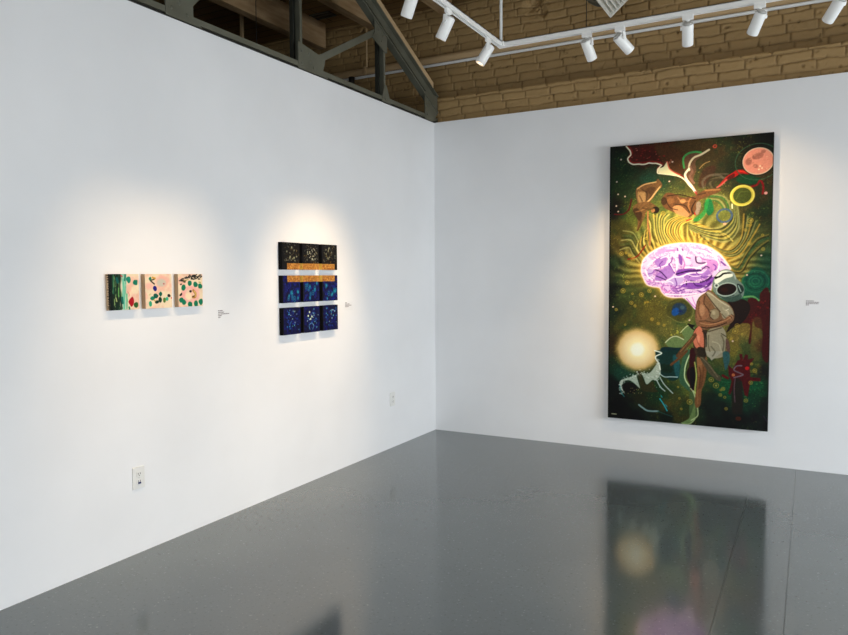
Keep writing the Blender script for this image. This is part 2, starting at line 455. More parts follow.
s_ = MB().box((-1.935, -0.615, 4.06), (-1.905, -0.59, DECK_Z-0.001)).box((-1.935, -0.615, 3.62), (-1.905, -0.59, 4.06)).build('hanging_stick', M['nailer'], origin=(-1.92, -.6, 3.62))
tag(s_, 'short thin wooden stick hanging from the deck, seen through the truss', 'stick')
w_ = MB().tube((-1.33, -1.05, 3.3), (-1.33, -1.05, DECK_Z), 0.004, 6).build('hanging_cable', M['black'], origin=(-1.33, -1.05, 3.3))
tag(w_, 'thin black cable hanging in front of the leftmost tan joist', 'cable')
dv = empty('deck_vent', (-1.27, -0.08, DECK_Z))
tag(dv, 'dark narrow slotted vent set in the plank deck behind the truss', 'vent')
b = MB(); b.box((-1.43, -0.150, DECK_Z-0.012), (-1.15, -0.138, DECK_Z-0.001)); b.box((-1.43, -0.02, DECK_Z-0.012), (-1.15, -0.008, DECK_Z-0.001)); b.box((-1.43, -0.085, DECK_Z-0.010), (-1.15, -0.077, DECK_Z-0.001))
b.build('frame', M['duct'], dv); MB().box((-1.43, -0.145, DECK_Z-0.004), (-1.15, -0.012, DECK_Z-0.001)).build('slot', M['black'], dv)

# ------------------------------------------------------------------ duct with a register
dc = empty('ventilation_duct', (1.78, -0.40, 3.91))
tag(dc, 'round grey ventilation duct hanging above the track lights', 'duct')
R_ = 0.182
prof = [(0, 0), (0, R_-.012), (.004, R_), (.03, R_+.004), (.035, R_)]
y = 0.16
while y < 7.5: prof += [(y, R_), (y+.006, R_+.004), (y+.012, R_)]; y += 0.16
MB().lathe((1.78, -0.38, 3.91), (0, -1, 0), prof, 40).build('duct_tube', M['duct'], dc)
for yy in (-0.9, -2.6, -4.4): MB().tube((1.78, yy, 4.088), (1.78, yy, DECK_Z), 0.006, 8).build('hanger_rod', M['duct'], dc)
n = Vector((.645, 0, -.764)); u = Vector((.764, 0, .645)); tip = Vector((1.827, -0.40, 3.625))
def rp(a, bb, c): return tip + u*a + Vector((0, -1, 0))*bb + n*c
def obox(mb, a0, a1, b0, b1, c0, c1):
    vs = [rp(a, bb, c) for c in (c0, c1) for (a, bb) in ((a0,b0),(a1,b0),(a1,b1),(a0,b1))]
    mb.add(vs, [(0,1,2,3),(7,6,5,4),(0,4,5,1),(1,5,6,2),(2,6,7,3),(3,7,4,0)])
RW, RL = 0.30, 0.62
b = MB()
obox(b, 0, RW, 0, .022, -.03, 0); obox(b, 0, RW, RL-.022, RL, -.03, 0); obox(b, 0, .022, .022, RL-.022, -.03, 0); obox(b, RW-.022, RW, .022, RL-.022, -.03, 0)
obox(b, 0.02, RW-.02, 0.02, RL-.02, -.075, -.03)
rg = b.build('register', M['vent'], dc); rg['label'] = 'white louvred supply register on the duct side'
for i in range(7):
    b = MB(); a = .040 + i*.034
    obox(b, a, a+.014, .024, RL-.024, -.022, -.004); b.build('louvre', M['vent'], rg)
w_ = MB().tube((1.855, -1.2, 3.31), (1.855, -1.2, 3.735), 0.0035, 6).build('suspension_wire', M['black'], origin=(1.855, -1.2, 3.31))
tag(w_, 'thin black wire dropping from the duct to the track', 'wire')

# ------------------------------------------------------------------ lighting track
TZ = 3.268; TH = 0.036; TX = 1.2035; TY = -1.2
tk = empty('lighting_track', (TX, TY, TZ))
tag(tk, 'white L shaped lighting track hanging in front of the brick wall', 'lighting track')
def rail(p, q):
    m = MB(); (x0, y0), (x1, y1) = p, q
    if abs(x1-x0) > abs(y1-y0):
        for a, c in ((-.019, -.0045), (.0045, .019)): m.box((x0, y0+a, TZ), (x1, y0+c, TZ+TH))
        m.box((x0, y0-.019, TZ+TH-.006), (x1, y0+.019, TZ+TH)); g = MB().box((x0, y0-.0045, TZ+.014), (x1, y0+.0045, TZ+TH-.006))
    else:
        for a, c in ((-.019, -.0045), (.0045, .019)): m.box((x0+a, y1, TZ), (x0+c, y0, TZ+TH))
        m.box((x0-.019, y1, TZ+TH-.006), (x0+.019, y0, TZ+TH)); g = MB().box((x0-.0045, y1, TZ+.014), (x0+.0045, y0, TZ+TH-.006))
    r = m.build('rail', M['white'], tk)
    gg = g.build('slot', M['copper'], r); gg['label'] = 'dark groove along the underside'
rail((TX+.03, TY), (6.4, TY)); rail((TX, TY-.03), (TX, -6.2))
MB().box((TX-.021, TY-.034, TZ-.001), (TX+.034, TY+.021, TZ+TH+.001), .003).build('corner_connector', M['white'], tk)
k_ = MB().tube((TX, TY, TZ+TH), (TX, TY, DECK_Z), 0.011, 12)
tag(k_.build('drop_conduit', M['conduit'], origin=(TX, TY, TZ+TH)), 'pale vertical conduit feeding the corner of the lighting track', 'conduit')
for (x, y) in ((4.6, TY), (TX, -4.7)):
    k_ = MB().tube((x, y, TZ+TH), (x, y, DECK_Z), 0.004, 8)
    tag(k_.build('track_rod', M['conduit'], origin=(x, y, TZ+TH)), 'thin rod holding the far ' + ('right' if x > 2 else 'front') + ' run of the track', 'rod')

LIGHTS = []
def head(pos, target, label, watts, cone=46, color=(1.0, 0.72, 0.43), along='x', arm=1):
    x, y = pos
    t = empty('track_spotlight', (x, y, TZ))
    tag(t, label, 'spotlight', 'white cylinder track spotlights')
    lx, ly = (.055, .016) if along == 'x' else (.016, .055)
    a = MB().box((x-lx/1.6, y-ly/1.6 if along != 'x' else y-.016, TZ-.030), (x+lx/1.6, y+ly/1.6 if along != 'x' else y+.016, TZ+.001), .003)
    a.tube((x, y, TZ-.03), (x, y, TZ-.048), .012, 14)
    a.build('adapter', M['white'], t)
    piv = Vector((x, y, TZ-.082))
    d = (Vector(target) - piv).normalized()
    side = d.cross(Vector((0, 0, 1)))
    side = side.normalized()*arm
    R = .0365; Lc = .145
    start = piv - d*.030
    # yoke arm: from the stem out to the side of the housing
    ym = MB(); o1 = piv + side*(R+.006)
    up = Vector((x, y, TZ-.046))
    o2 = Vector((o1.x, o1.y, up.z))
    def bar(p, q, w, th):
        p, q = Vector(p), Vector(q); dd = (q-p).normalized(); s2 = side if abs(dd.dot(side)) < .9 else Vector((0, 0, 1)); s3 = dd.cross(s2).normalized()
        vs = []
        for c in (p, q):
            for (i, k) in ((-1,-1),(1,-1),(1,1),(-1,1)): vs.append(c + s2*(th/2)*i + s3*(w/2)*k)
        ym.add(vs, [(0,3,2,1),(4,5,6,7),(0,1,5,4),(1,2,6,5),(2,3,7,6),(3,0,4,7)])
    bar(up - side*.006, o2 + side*.003, .020, .005); bar(o2, o1 + d*.012, .020, .005)
    ym.tube(o1 - side*.008, o1 + side*.004, .011, 14)
    ym.build('yoke_arm', M['white'], t)
    hb = MB().lathe(start, d, [(.004, 0), (.004, R-.006), (0, R-.004), (0, R-.001), (.003, R), (Lc-.004, R), (Lc, R-.002), (Lc, R-.006), (Lc-.02, R-.008)], 32)
    hs = hb.build('housing', M['white'], t)
    MB().lathe(start, -d, [(0, 0), (0, R-.008), (.006, R-.010), (.008, R-.014), (.008, 0)], 28).build('back_cap', M['whitecap'], hs)
    MB().lathe(start + d*(Lc-.02), d, [(0, R-.008), (.001, 0)], 28).build('lens', M['lens'], hs)
    if watts > 0:
        ld = bpy.data.lights.new('spot_lamp', 'SPOT'); ld.energy = watts; ld.spot_size = math.radians(cone); ld.spot_blend = 1.0
        ld.color = color; ld.shadow_soft_size = .012
        lo = bpy.data.objects.new('spot_lamp', ld); COL.objects.link(lo)
        lo.parent = t; lo.location = (start + d*(Lc+.004)) - Vector(t.location)
        lo.rotation_euler = d.to_track_quat('-Z', 'Y').to_euler()
        LIGHTS.append(lo)
WP = 120
head((TX, -2.56), (0, -2.05, 1.1), 'white cylinder spotlight cut by the top edge of the picture, left end of the track', 34, along='y', arm=-1)
head((TX, -2.092), (0, -2.05, 1.1), 'white cylinder spotlight on the short track run, between two others', 66, along='y', arm=-1)
head((TX, -1.446), (0, -2.0, 1.05), 'white cylinder spotlight nearest the corner of the track, on the short run', 84, along='y', arm=-1)
head((1.86, TY), (2.22, 0, 1.65), 'white cylinder spotlight nearest the corner on the long run, tilted to the right', WP, 46)
head((2.093, TY), (3.0, 0, 2.05), 'white cylinder spotlight tilted most sharply right, showing its grey back cap', 60)
head((2.54, TY), (2.38, 0, 1.75), 'white cylinder spotlight hanging nearly straight above the large painting', WP, 46, arm=-1)
head((2.973, TY), (2.12, 0, 1.65), 'white cylinder spotlight above the right edge of the large painting, tilted left', WP, 46)
head((3.405, TY), (2.45, 0, 1.9), 'white cylinder spotlight at the top right corner of the picture', 50)
for yy, tg in ((-2.98, (0, -3.42, .95)), (-4.10, (0, -3.48, .95))):
    head((TX, yy), tg, 'white cylinder spotlight above the three small pale canvases, %s' % {-2.98: 'nearer the brick wall', -4.10: 'farther from the brick wall'}[yy], 60, along='y', arm=-1)

# ------------------------------------------------------------------ painted canvases
# a small numpy paint box: shapes are laid on a pigment grid that becomes the colour of the canvas mesh
def homog(quad):
    """photo corner points (TL,TR,BR,BL) to the unit square"""
    A = []; B = []
    for (x, y), (u, v) in zip(quad, ((0,0),(1,0),(1,1),(0,1))):
        A.append([x,y,1,0,0,0,-u*x,-u*y]); B.append(u)
        A.append([0,0,0,x,y,1,-v*x,-v*y]); B.append(v)
    h = np.linalg.solve(np.array(A, float), np.array(B, float))
    return np.append(h, 1).reshape(3, 3)

class Art:
    def __init__(s, w, h, quad, wpx, base=(0,0,0)):
        s.w, s.h = w, h; s.H = homog(quad); s.k = w/wpx
        s.c = np.zeros((h, w, 3)); s.c[:] = base
        s.X, s.Y = np.meshgrid(np.arange(w)+.5, np.arange(h)+.5)
    def T(s, pts):
        p = np.array([(x, y, 1) for x, y in pts], float) @ s.H.T
        return p[:, :2]/p[:, 2:3]*np.array([s.w, s.h])
    def box(s, q, pad):
        x0 = max(int(q[:,0].min()-pad), 0); x1 = min(int(q[:,0].max()+pad)+2, s.w)
        y0 = max(int(q[:,1].min()-pad), 0); y1 = min(int(q[:,1].max()+pad)+2, s.h)
        return (slice(y0, max(y1, y0)), slice(x0, max(x1, x0)))
    def lay(s, b, m, col):
        s.c[b] = s.c[b]*(1-m[..., None]) + np.array(col, float)*m[..., None]
    def segdist(s, b, q, closed=False):
        X, Y = s.X[b], s.Y[b]; D = np.full(X.shape, 1e9)
        n = len(q)
        for i in range(n if closed else n-1):
            a, c = q[i], q[(i+1) % n]; d = c-a; L = d@d+1e-9
            t = np.clip(((X-a[0])*d[0]+(Y-a[1])*d[1])/L, 0, 1)
            D = np.minimum(D, (X-a[0]-t*d[0])**2+(Y-a[1]-t*d[1])**2)
        return np.sqrt(D)
    def pmask(s, pts, soft=0.5, wob=0):
        q = s.T(smooth(pts, True) if wob >= 0 else pts); b = s.box(q, soft*s.k+2)
        X, Y = s.X[b], s.Y[b]
        ins = np.zeros(X.shape, bool); n = len(q)
        for i in range(n):
            (xa, ya), (xb, yb) = q[i], q[(i+1) % n]
            if ya == yb: continue
            ins ^= ((ya > Y) != (yb > Y)) & (X < (xb-xa)*(Y-ya)/(yb-ya)+xa)
        sd = s.segdist(b, q, True)*np.where(ins, -1, 1)
        return b, np.clip(0.5 - sd/max(soft*s.k, 1.0), 0, 1)
    def poly(s, pts, col, a=1.0, soft=0.5, sharp=False):
        b, m = s.pmask(pts, soft, -1 if sharp else 0); s.lay(b, m*a, col)
    def stroke(s, pts, w, col, a=1.0, soft=0.6, taper=False, sharp=False):
        q = s.T(pts if sharp or len(pts) < 3 else smooth(pts)); b = s.box(q, (w+soft)*s.k+2)
        if s.X[b].size == 0: return
        D = s.segdist(b, q); s.lay(b, np.clip((w*s.k/2-D)/max(soft*s.k, 1)+.5, 0, 1)*a, col)
    def ell(s, c, rx, ry, col, a=1.0, soft=0.5, rot=0, ring=None):
        q = s.T([c])[0]; kx = s.k; b = s.box(np.array([q]), (max(rx, ry)+soft+1)*s.k*1.2)
        X, Y = s.X[b]-q[0], s.Y[b]-q[1]; ca, sa = math.cos(rot), math.sin(rot)
        U = (X*ca+Y*sa)/(rx*kx); V = (-X*sa+Y*ca)/(ry*kx)
        d = (np.sqrt(U*U+V*V)-1)*min(rx, ry)*kx
        if ring: m = np.clip((ring*kx/2-np.abs(d))/max(soft*kx, 1)+.5, 0, 1)
        else: m = np.clip(.5-d/max(soft*kx, 1), 0, 1)
        s.lay(b, m*a, col)
    def field(s, pts, power=3.0):
        q = s.T([(x, y) for x, y, *_ in pts]); num = np.zeros((s.h, s.w, 3)); den = np.zeros((s.h, s.w))
        wx = s.X+(fbm(s.X/(9*s.k), s.Y/(9*s.k), 3)-.5)*14*s.k; wy = s.Y+(fbm(s.X/(9*s.k), s.Y/(9*s.k), 8)-.5)*14*s.k
        for (x, y), (_, _, *c) in zip(q, pts):
            wt = 1.0/(((wx-x)**2+(wy-y)**2+(3*s.k)**2)**(power/2)); num += wt[..., None]*np.array(c, float); den += wt
        s.c[:] = num/den[..., None]
    def finish(s, gain=1.0, con=1.0, sat=1.0, tint=(1, 1, 1)):
        c = np.clip(s.c, 0, 255)/255; g = c.mean(-1, keepdims=True)
        c = np.clip(g+(c-g)*sat, 0, 1)**con*gain
        return s2l(np.clip(c*255, 0, 252))*np.array(tint)

def smooth(pts, closed=False, n=5):
    p = np.array(pts, float); N = len(p); out = []
    for i in range(N if closed else N-1):
        if closed: a, b, c, d = p[(i-1) % N], p[i], p[(i+1) % N], p[(i+2) % N]
        else: a, b, c, d = p[max(i-1, 0)], p[i], p[i+1], p[min(i+2, N-1)]
        for t in np.arange(n)/n:
            out.append(.5*((2*b)+(c-a)*t+(2*a-5*b+4*c-d)*t*t+(3*b-a-3*c+d)*t**3))
    if not closed: out.append(p[-1])
    return [tuple(v) for v in out]

def blur(a, r):
    r = int(max(r, 1))
    for _ in range(2):
        for ax in (0, 1):
            pad = [(0, 0), (0, 0)]; pad[ax] = (r+1, r)
            cs = np.cumsum(np.pad(a, pad, mode='edge'), axis=ax)
            a = (np.take(cs, range(2*r+1, cs.shape[ax]), ax)-np.take(cs, range(0, cs.shape[ax]-2*r-1), ax))/(2*r+1)
    return a

def Zm(ox, oy, k):
    return lambda *p: [(ox+x/k, oy+y/k) for x, y in p]
KA = 7.933
A_, B_, C_, D_ = Zm(605,130,KA), Zm(690,130,KA), Zm(605,200,KA), Zm(690,200,KA)
E_, F_, G_, H_ = Zm(605,275,KA), Zm(690,275,KA), Zm(605,350,KA), Zm(690,350,KA)
K6, K7, N1, N2 = Zm(595,125,3.968), Zm(595,275,3.847), Zm(640,235,7.055), Zm(640,140,6.345)

def big_painting():
    s = Art(390, 720, ((611,147),(774,132),(768,431),(607,418)), 162)
    rnd = random.Random(3)
    s.field([(613,150,20,18,10),(622,160,25,42,24),(640,155,75,25,16),(662,150,80,38,20),(700,142,84,64,34),(725,150,74,58,30),(745,138,30,28,14),(768,138,6,10,6),
      (625,185,32,52,26),(650,180,26,62,46),(735,168,34,42,22),(612,210,14,14,8),(620,230,64,60,22),(636,215,80,88,34),(613,260,14,20,10),(640,240,130,122,50),(660,225,150,140,60),(622,245,84,66,26),
      (680,228,170,160,72),(720,215,110,110,52),(740,230,98,90,42),(765,210,48,44,20),(757,195,66,48,24),(752,250,84,86,40),(767,262,10,60,46),(740,272,110,94,44),(757,282,12,84,60),(738,290,24,100,66),
      (611,290,8,14,10),(625,290,58,70,34),(632,272,90,86,36),(650,312,90,82,34),(612,315,26,38,22),(625,322,76,72,30),(685,330,100,104,52),(668,332,96,92,46),(611,345,50,36,16),
      (611,385,4,10,8),(622,372,22,62,48),(640,398,34,34,14),(672,402,82,72,30),(680,412,66,60,24),(655,390,18,52,28),(618,405,2,2,2),(635,418,2,3,3),(668,418,5,18,10),(690,388,96,100,44),
      (720,422,0,0,0),(742,424,0,0,0),(762,422,6,0,6),(712,405,0,0,0),(766,370,20,12,10),(756,360,100,84,34),(745,338,128,108,52),(755,325,122,100,46),(736,352,110,100,42),
      (756,385,12,76,46),(726,388,16,74,44),(738,395,12,64,40),(745,402,8,50,34),(768,300,54,8,8),(766,345,60,14,10),(770,405,6,8,6)])
    # brushwork
    ang = fbm(s.X/60, s.Y/60, 50)*9
    st = fbm((s.X*np.cos(ang)+s.Y*np.sin(ang))/3.0, (s.Y*np.cos(ang)-s.X*np.sin(ang))/16, 51)
    s.c *= (0.80+0.66*st)[..., None]
    gk = np.clip((fbm(s.X/34, s.Y/34, 140)-.5)*3.4, 0, .75)[..., None]; s.c = s.c*(1-gk)+(s.c*.45+np.array((8,34,20)))*gk
    sp = np.clip((fbm(s.X/3.2, s.Y/3.2, 150, 2)-.66)*6, 0, 1)*np.clip(fbm(s.X/40, s.Y/40, 151)*3-1.2, 0, 1); s.c = s.c+sp[..., None]*np.array((70,66,24))
    # swirling bands flowing out of the glow
    cq = s.T([(688, 268)])[0]; ux, uy = (s.X-cq[0])/(1.25*s.k), (s.Y-cq[1])/(1.0*s.k)
    rd = np.hypot(ux, uy)+1e-3; th = np.arctan2(-uy, ux)
    ph = th*21+1.5*np.sin(3*th+.6)+2.6*np.log(rd/20)*np.where(ux < 0, 1.0, -1.5)+1.2*np.sin(rd/9)+3.0*(fbm(s.X/70, s.Y/70, 171)-.5)
    stripe = .5+.5*np.sin(ph*2.0)
    near = np.clip((74-rd)/34, 0, 1)*np.clip((.6+np.sin(th))/.6, 0, 1)
    warm = np.clip((58-rd)/26, 0, 1)[..., None]
    cs_ = (np.array((150,146,88))*(1-warm)+np.array((250,220,120))*warm)*stripe[..., None]+(np.array((48,56,24))*(1-warm)+np.array((134,98,34))*warm)*(1-stripe[..., None])
    s.c = s.c*(1-(near*.8)[..., None])+cs_*(near*.8)[..., None]
    def bundle(k0, k1, n, w, cols, a=.8):
        k0, k1 = np.array(k0, float), np.array(k1, float)
        w = w*1.35
        for i in range(n):
            t = (i+.5)/n; s.stroke([tuple(v) for v in k0*(1-t)+k1*t], w, cols[i % len(cols)], a*rnd.uniform(.75, 1), .8)
    Yl, Ol, Or = (226,208,118), (92,84,36), (206,166,76)
    pale, gr, dk = (168,164,108), (84,96,52), (44,48,22)
    bundle(C_((290,520),(220,430),(190,380),(120,400)), C_((360,420),(280,330),(230,250),(150,230)), 9, 1.0, [pale, dk, gr, Ol])
    bundle(C_((300,460),(250,400),(270,330),(330,300)), C_((420,360),(390,260),(380,170),(350,120)), 10, 1.1, [Yl, Ol, Or, dk])
    bundle(C_((430,350),(400,250),(390,160),(380,110)), C_((520,330),(480,240),(480,150),(520,110)), 9, 1.2, [Yl, Ol, Yl, gr])
    bundle(C_((530,330),(470,250),(500,160),(610,115)), C_((640,325),(600,260),(620,190),(700,150)), 13, 1.0, [(240,214,110), Ol, Yl, (150,110,30)])
    bundle(N2((330,590),(310,545),(350,520),(400,540)), N2((420,635),(470,570),(560,600),(600,640)), 9, 1.0, [(240,214,110), (150,110,30)])
    bundle(D_((0,180),(110,210),(240,200),(330,120),(330,20)), D_((0,230),(150,300),(300,330),(390,220),(380,40)), 9, 1.0, [pale, dk, (186,176,96), gr])
    bundle(D_((60,250),(170,340),(300,390),(400,300),(420,100)), D_((200,380),(290,450),(400,430),(490,300),(560,190)), 9, 1.1, [(196,160,70), dk, pale, gr])
    bundle(D_((290,470),(360,520),(440,400),(520,280),(620,250)), D_((350,570),(420,560),(480,460),(560,380),(620,330)), 7, 1.1, [gr, (150,130,60), dk, (40,90,60)])
    bundle(B_((120,560),(200,560),(250,600),(260,635)), B_((180,500),(280,520),(320,580),(330,635)), 5, 1.2, [(60,120,60), pale, gr])
    bundle(B_((300,340),(180,345),(110,380),(110,430)), B_((300,400),(230,400),(190,430),(230,480)), 4, 1.6, [(104,92,72), (60,52,34)])
    # halo about the brain
    brain = N1((15,210),(30,165),(90,112),(180,70),(290,52),(400,55),(480,75),(560,125),(600,170),(640,230),(600,250),(555,262),(520,300),(510,350),(500,382),(450,402),(350,425),(250,434),(190,425),(155,395),(140,365),(90,357),(50,342),(28,300),(12,255))
    b, m = s.pmask(brain); full = np.zeros((s.h, s.w)); full[b] = m
    g = np.clip(blur(full, 3.2*s.k)*1.5, 0, 1); g2 = np.clip(blur(full, 7*s.k)*1.5, 0, 1)
    cut = (s.Y < s.T([(690, 318)])[0][1]).astype(float)
    s.c = s.c*(1-(g2*.42)[..., None])+np.array((196,166,84))*(g2*.42)[..., None]
    s.c = s.c*(1-(g*.66)[..., None])+np.array((232,178,78))*(g*.66)[..., None]
    g3 = np.clip(blur(full, 1.3*s.k)*1.7, 0, 1)*.5
    s.c = s.c*(1-g3[..., None])+np.array((255,224,120))*g3[..., None]
    # top: brown field edged by the pale coastline
    coast = A_((180,135),(215,185),(190,230),(215,268),(300,270),(380,262),(450,278),(425,310),(430,340),(520,350),(600,368),(650,410),(705,470))
    s.poly(A_((185,135),(215,185),(195,230),(215,262),(300,265),(450,270),(520,330),(620,340),(640,200),(500,128),(300,132)), (92,30,16), .75, 2)
    s.poly(A_((400,140),(520,330),(610,360),(640,240),(714,150),(714,90),(500,120)), (98,74,38), .6, 3)
    for _ in range(46):
        x, y = rnd.uniform(200, 540), 0
        y = rnd.uniform(140, 262) if x < 420 else rnd.uniform(200, 345)
        s.ell(A_((x, y))[0], rnd.uniform(.4, 1.0), rnd.uniform(.3, .7), rnd.choice([(190,50,50), (150,30,30), (210,120,100), (60,14,10)]), .8, .6)
    s.stroke([(x+.6, y-1.0) for x, y in coast], 2.6, (170,44,40), .7, 1.2); s.stroke([(x+rnd.uniform(-.5,.5), y+rnd.uniform(-.4,.4)) for x, y in smooth(coast, n=3)], 1.3, (255,246,214), 1, .6)
    s.poly(A_((425,310),(470,290),(500,250),(515,300),(560,340),(600,362),(520,352),(440,342)), (240,232,190), .95, .6)
    s.stroke(A_((500,250),(520,310),(600,355)), 1.2, (210,90,70), .8)
    # cloud
    s.poly(N2((285,190),(275,130),(300,90),(345,75),(390,80),(430,70),(385,110),(355,140),(360,190),(345,230),(345,290),(380,330),(345,320),(300,250)), (118,84,62), .9, .8)
    s.stroke(N2((283,175),(278,120),(305,88),(350,76),(390,80)), 2.0, (84,168,92), .95)
    s.stroke(N2((440,62),(390,92),(345,112),(318,150),(316,190)), 2.0, (244,226,190), .9)
    s.stroke(N2((316,180),(290,215),(300,250),(330,290),(352,325)), 2.2, (252,240,214), 1)
    s.stroke(N2((322,170),(335,200),(320,230),(345,270)), 2.2, (150,110,92), .8)
    s.stroke(N2((380,180),(410,150),(445,135)), .9, (200,160,100), .8)
    s.poly(N2((400,190),(470,160),(480,200),(430,260),(400,300),(370,280)), (74,34,22), .6, 2)
    s.stroke(N2((352,325),(370,345),(400,340)), 1.6, (170,50,60), .8)
    s.stroke(N2((405,300),(400,260),(440,225),(500,220),(530,240)), 2.2, (110,100,84), .7)
    s.stroke(N2((430,310),(425,280),(450,255),(500,245)), 1.4, (60,50,34), .8)
    # ribbon and moon
    s.poly(N2((490,300),(545,235),(590,205),(620,188),(690,190),(697,215),(640,212),(600,235),(560,250),(505,290)), (176,26,18), 1, .5)
    s.poly(N2((550,240),(595,210),(600,232),(560,252)), (84,14,10), .8, .6); s.stroke(N2((490,298),(520,280),(550,250)), 1.6, (200,110,100), .8)
    s.stroke(N2((620,195),(655,198),(690,205)), 1.5, (228,60,40), .9)
    s.poly(B_((370,380),(450,350),(520,370),(560,380),(520,420),(440,425),(380,410)), (18,80,46), .9, .7)
    s.stroke(B_((470,450),(530,430),(555,395),(580,440),(575,500)), 1.8, (140,16,16), 1)
    s.ell(B_((535,250))[0], 20.5, 18, (66,104,74), .9, .6, ring=.8)
    mc = B_((540,245))[0]
    s.ell(mc, 15.6, 14.2, (24,22,14), .9, 1.2); s.ell(mc, 14.4, 13.4, (236,206,176), 1); s.ell(mc, 13.6, 12.6, (236,156,132), 1)
    for x, y, rx, ry, r in ((540,205,5,3,-.3),(465,250,3,3.6,.2),(580,170,2.2,1.6,0),(520,285,2.4,1.8,.6),(505,215,1.6,2,0)): s.ell(B_((x,y))[0], rx, ry, (176,112,94), .8, .8, r)
    for _ in range(22):
        a, q = rnd.uniform(0, 6.28), rnd.uniform(3, 11); s.ell((mc[0]+q*math.cos(a), mc[1]+q*math.sin(a)+1), rnd.uniform(.4,1), rnd.uniform(.3,.7), rnd.choice([(250,190,160),(206,130,106)]), .6)
    for x, y in ((555,285),(570,300),(545,310)): s.ell(B_((x,y))[0], .8, .7, (255,226,190))
    # rings
    rc = B_((415,515))[0]
    s.ell(rc, 10.2, 9.4, (86,96,36), .9); s.stroke(B_((370,540),(400,490),(460,480)), 1, (120,124,56), .7); s.ell(rc, 10.1, 9.3, (214,196,84), 1, ring=2.8); s.ell(rc, 10.6, 9.8, (240,226,120), .9, ring=.9)
    bc = D_((275,118))[0]
    s.ell(bc, 7, 6.6, (126,130,62), .5); s.ell(bc, 7, 6.6, (52,84,140), .9, ring=1.7); s.ell(bc, 7, 6.6, (140,140,90), .5, ring=.5)
    s.ell(D_((277,183))[0], 1.6, 1.1, (230,170,140)); s.stroke(D_((335,28),(336,60)), 1.1, (240,238,200))
    s.poly(N2((410,400),(450,370),(470,440),(440,475),(420,450)), (20,110,64), .9, .8); s.poly(N2((340,500),(400,450),(420,380),(440,370),(420,460),(370,510)), (48,140,70), .8, .8)
    s.poly(N2((350,410),(375,385),(390,410),(370,470),(345,450)), (150,130,120), .9); s.stroke(N2((350,400),(345,440),(352,470)), 1.2, (190,24,24))
    # two figures at the top left, drawn as simple tumbling bodies
    bd, bl, bh = (62,40,22), (118,86,52), (206,170,120)
    s.poly(A_((250,480),(275,445),(330,420),(400,412),(425,385),(455,420),(455,450),(420,480),(390,530),(340,590),(290,610),(262,570)), bl, 1, .7)
    s.poly(A_((262,500),(330,490),(360,520),(320,580),(280,590)), bh, .55, 2); s.stroke(A_((262,465),(320,430),(410,410)), 1.2, bh, .9)
    s.poly(A_((330,470),(400,450),(390,500),(340,560)), bd, .55, 1.5)
    s.stroke(A_((440,450),(400,500),(360,550),(290,610)), 1.6, bh, .95)
    s.poly(C_((225,60),(270,20),(350,10),(400,35),(420,60),(340,80),(320,130),(290,190),(260,240),(262,150)), bl, .95, .8)
    s.poly(C_((225,80),(260,60),(300,110),(280,160),(250,130)), bd, .8, 1.2); s.stroke(C_((290,150),(280,200),(262,235)), 1.8, (96,66,34))
    s.stroke(C_((345,90),(345,190),(362,280),(358,350)), 1.8, (176,124,78), 1)
    s.ell(C_((405,75))[0], 4.0, 3.6, (34,22,14)); s.ell(C_((385,78))[0], 2.0, 2.4, (168,120,76))
    s.poly(K6((266,300),(285,268),(320,272),(350,285),(395,280),(440,255),(500,250),(492,264),(440,285),(405,305),(402,335),(378,362),(340,352),(300,338),(276,325)), (112,76,46), 1, .6)
    s.poly(K6((310,325),(340,318),(375,350),(365,362),(325,350)), (196,146,102), .9, .8); s.ell(K6((350,300))[0], 3, 2.2, (186,138,92), .9, 1); s.ell(K6((300,300))[0], 4, 3, (140,98,60), .8, 1.4)
    s.stroke(K6((380,350),(372,310),(385,285)), 1.6, (160,112,70)); s.stroke(K6((290,280),(340,275),(400,290)), 1.0, (52,32,18)); s.stroke(K6((320,312),(360,318),(378,345)), .8, (48,30,18)); s.stroke(K6((400,300),(385,330),(392,350)), 1.2, (54,34,20)); s.stroke(K6((440,258),(495,254)), 1.6, (160,116,70))
    s.ell(K6((276,300))[0], 3.2, 4.2, (60,40,22), .8, 1)
    # red strokes on the left
    s.stroke(C_((80,110),(150,108),(195,70),(215,0)), 1.4, (92,14,12)); s.stroke(A_((195,635),(205,590),(215,545)), 1.2, (92,14,12))
    s.stroke(C_((185,465),(260,440),(325,352)), 1.2, (140,24,14)); s.stroke(C_((650,160),(690,145)), 1.2, (200,50,40))
    # brain
    s.poly(N1((300,425),(345,470),(400,525),(402,470),(420,430),(470,385),(380,400)), (240,215,240), 1, .5)
    s.stroke(N1((330,440),(365,480),(398,512)), .9, (190,110,200)); s.stroke(N1((370,430),(385,470),(395,490)), 1, (214,150,220)); s.stroke(N1((400,400),(420,395),(450,395)), 1, (150,80,180))
    b, m = s.pmask(brain)
    X, Y = s.X[b], s.Y[b]; top = s.T([N1((300,60))[0]])[0][1]; bot = s.T([N1((300,430))[0]])[0][1]
    v = np.clip((Y-top)/(bot-top), 0, 1)
    wxn = X+14*(fbm(X/16, Y/16, 61)-.5)*2; wyn = Y+14*(fbm(X/16, Y/16, 62)-.5)*2
    rg = np.abs(fbm(wxn/15, wyn/11, 63, 3)-.5)*2
    ridge = np.clip(rg*4.2, 0, 1)
    hi = np.stack([236-12*v, 216-30*v, 236-4*v], -1); lo = np.stack([206-64*v, 146-64*v, 208-30*v], -1)
    colr = lo+(hi-lo)*np.clip(ridge*.8+.28, 0, 1)[..., None]
    crev = np.clip((.11-rg)/.07, 0, 1)[..., None]*(.0+.22*v[..., None]); colr = colr*(1-crev)+np.array((112,54,160))*crev
    s.c[b] = s.c[b]*(1-m[..., None])+colr*m[..., None]
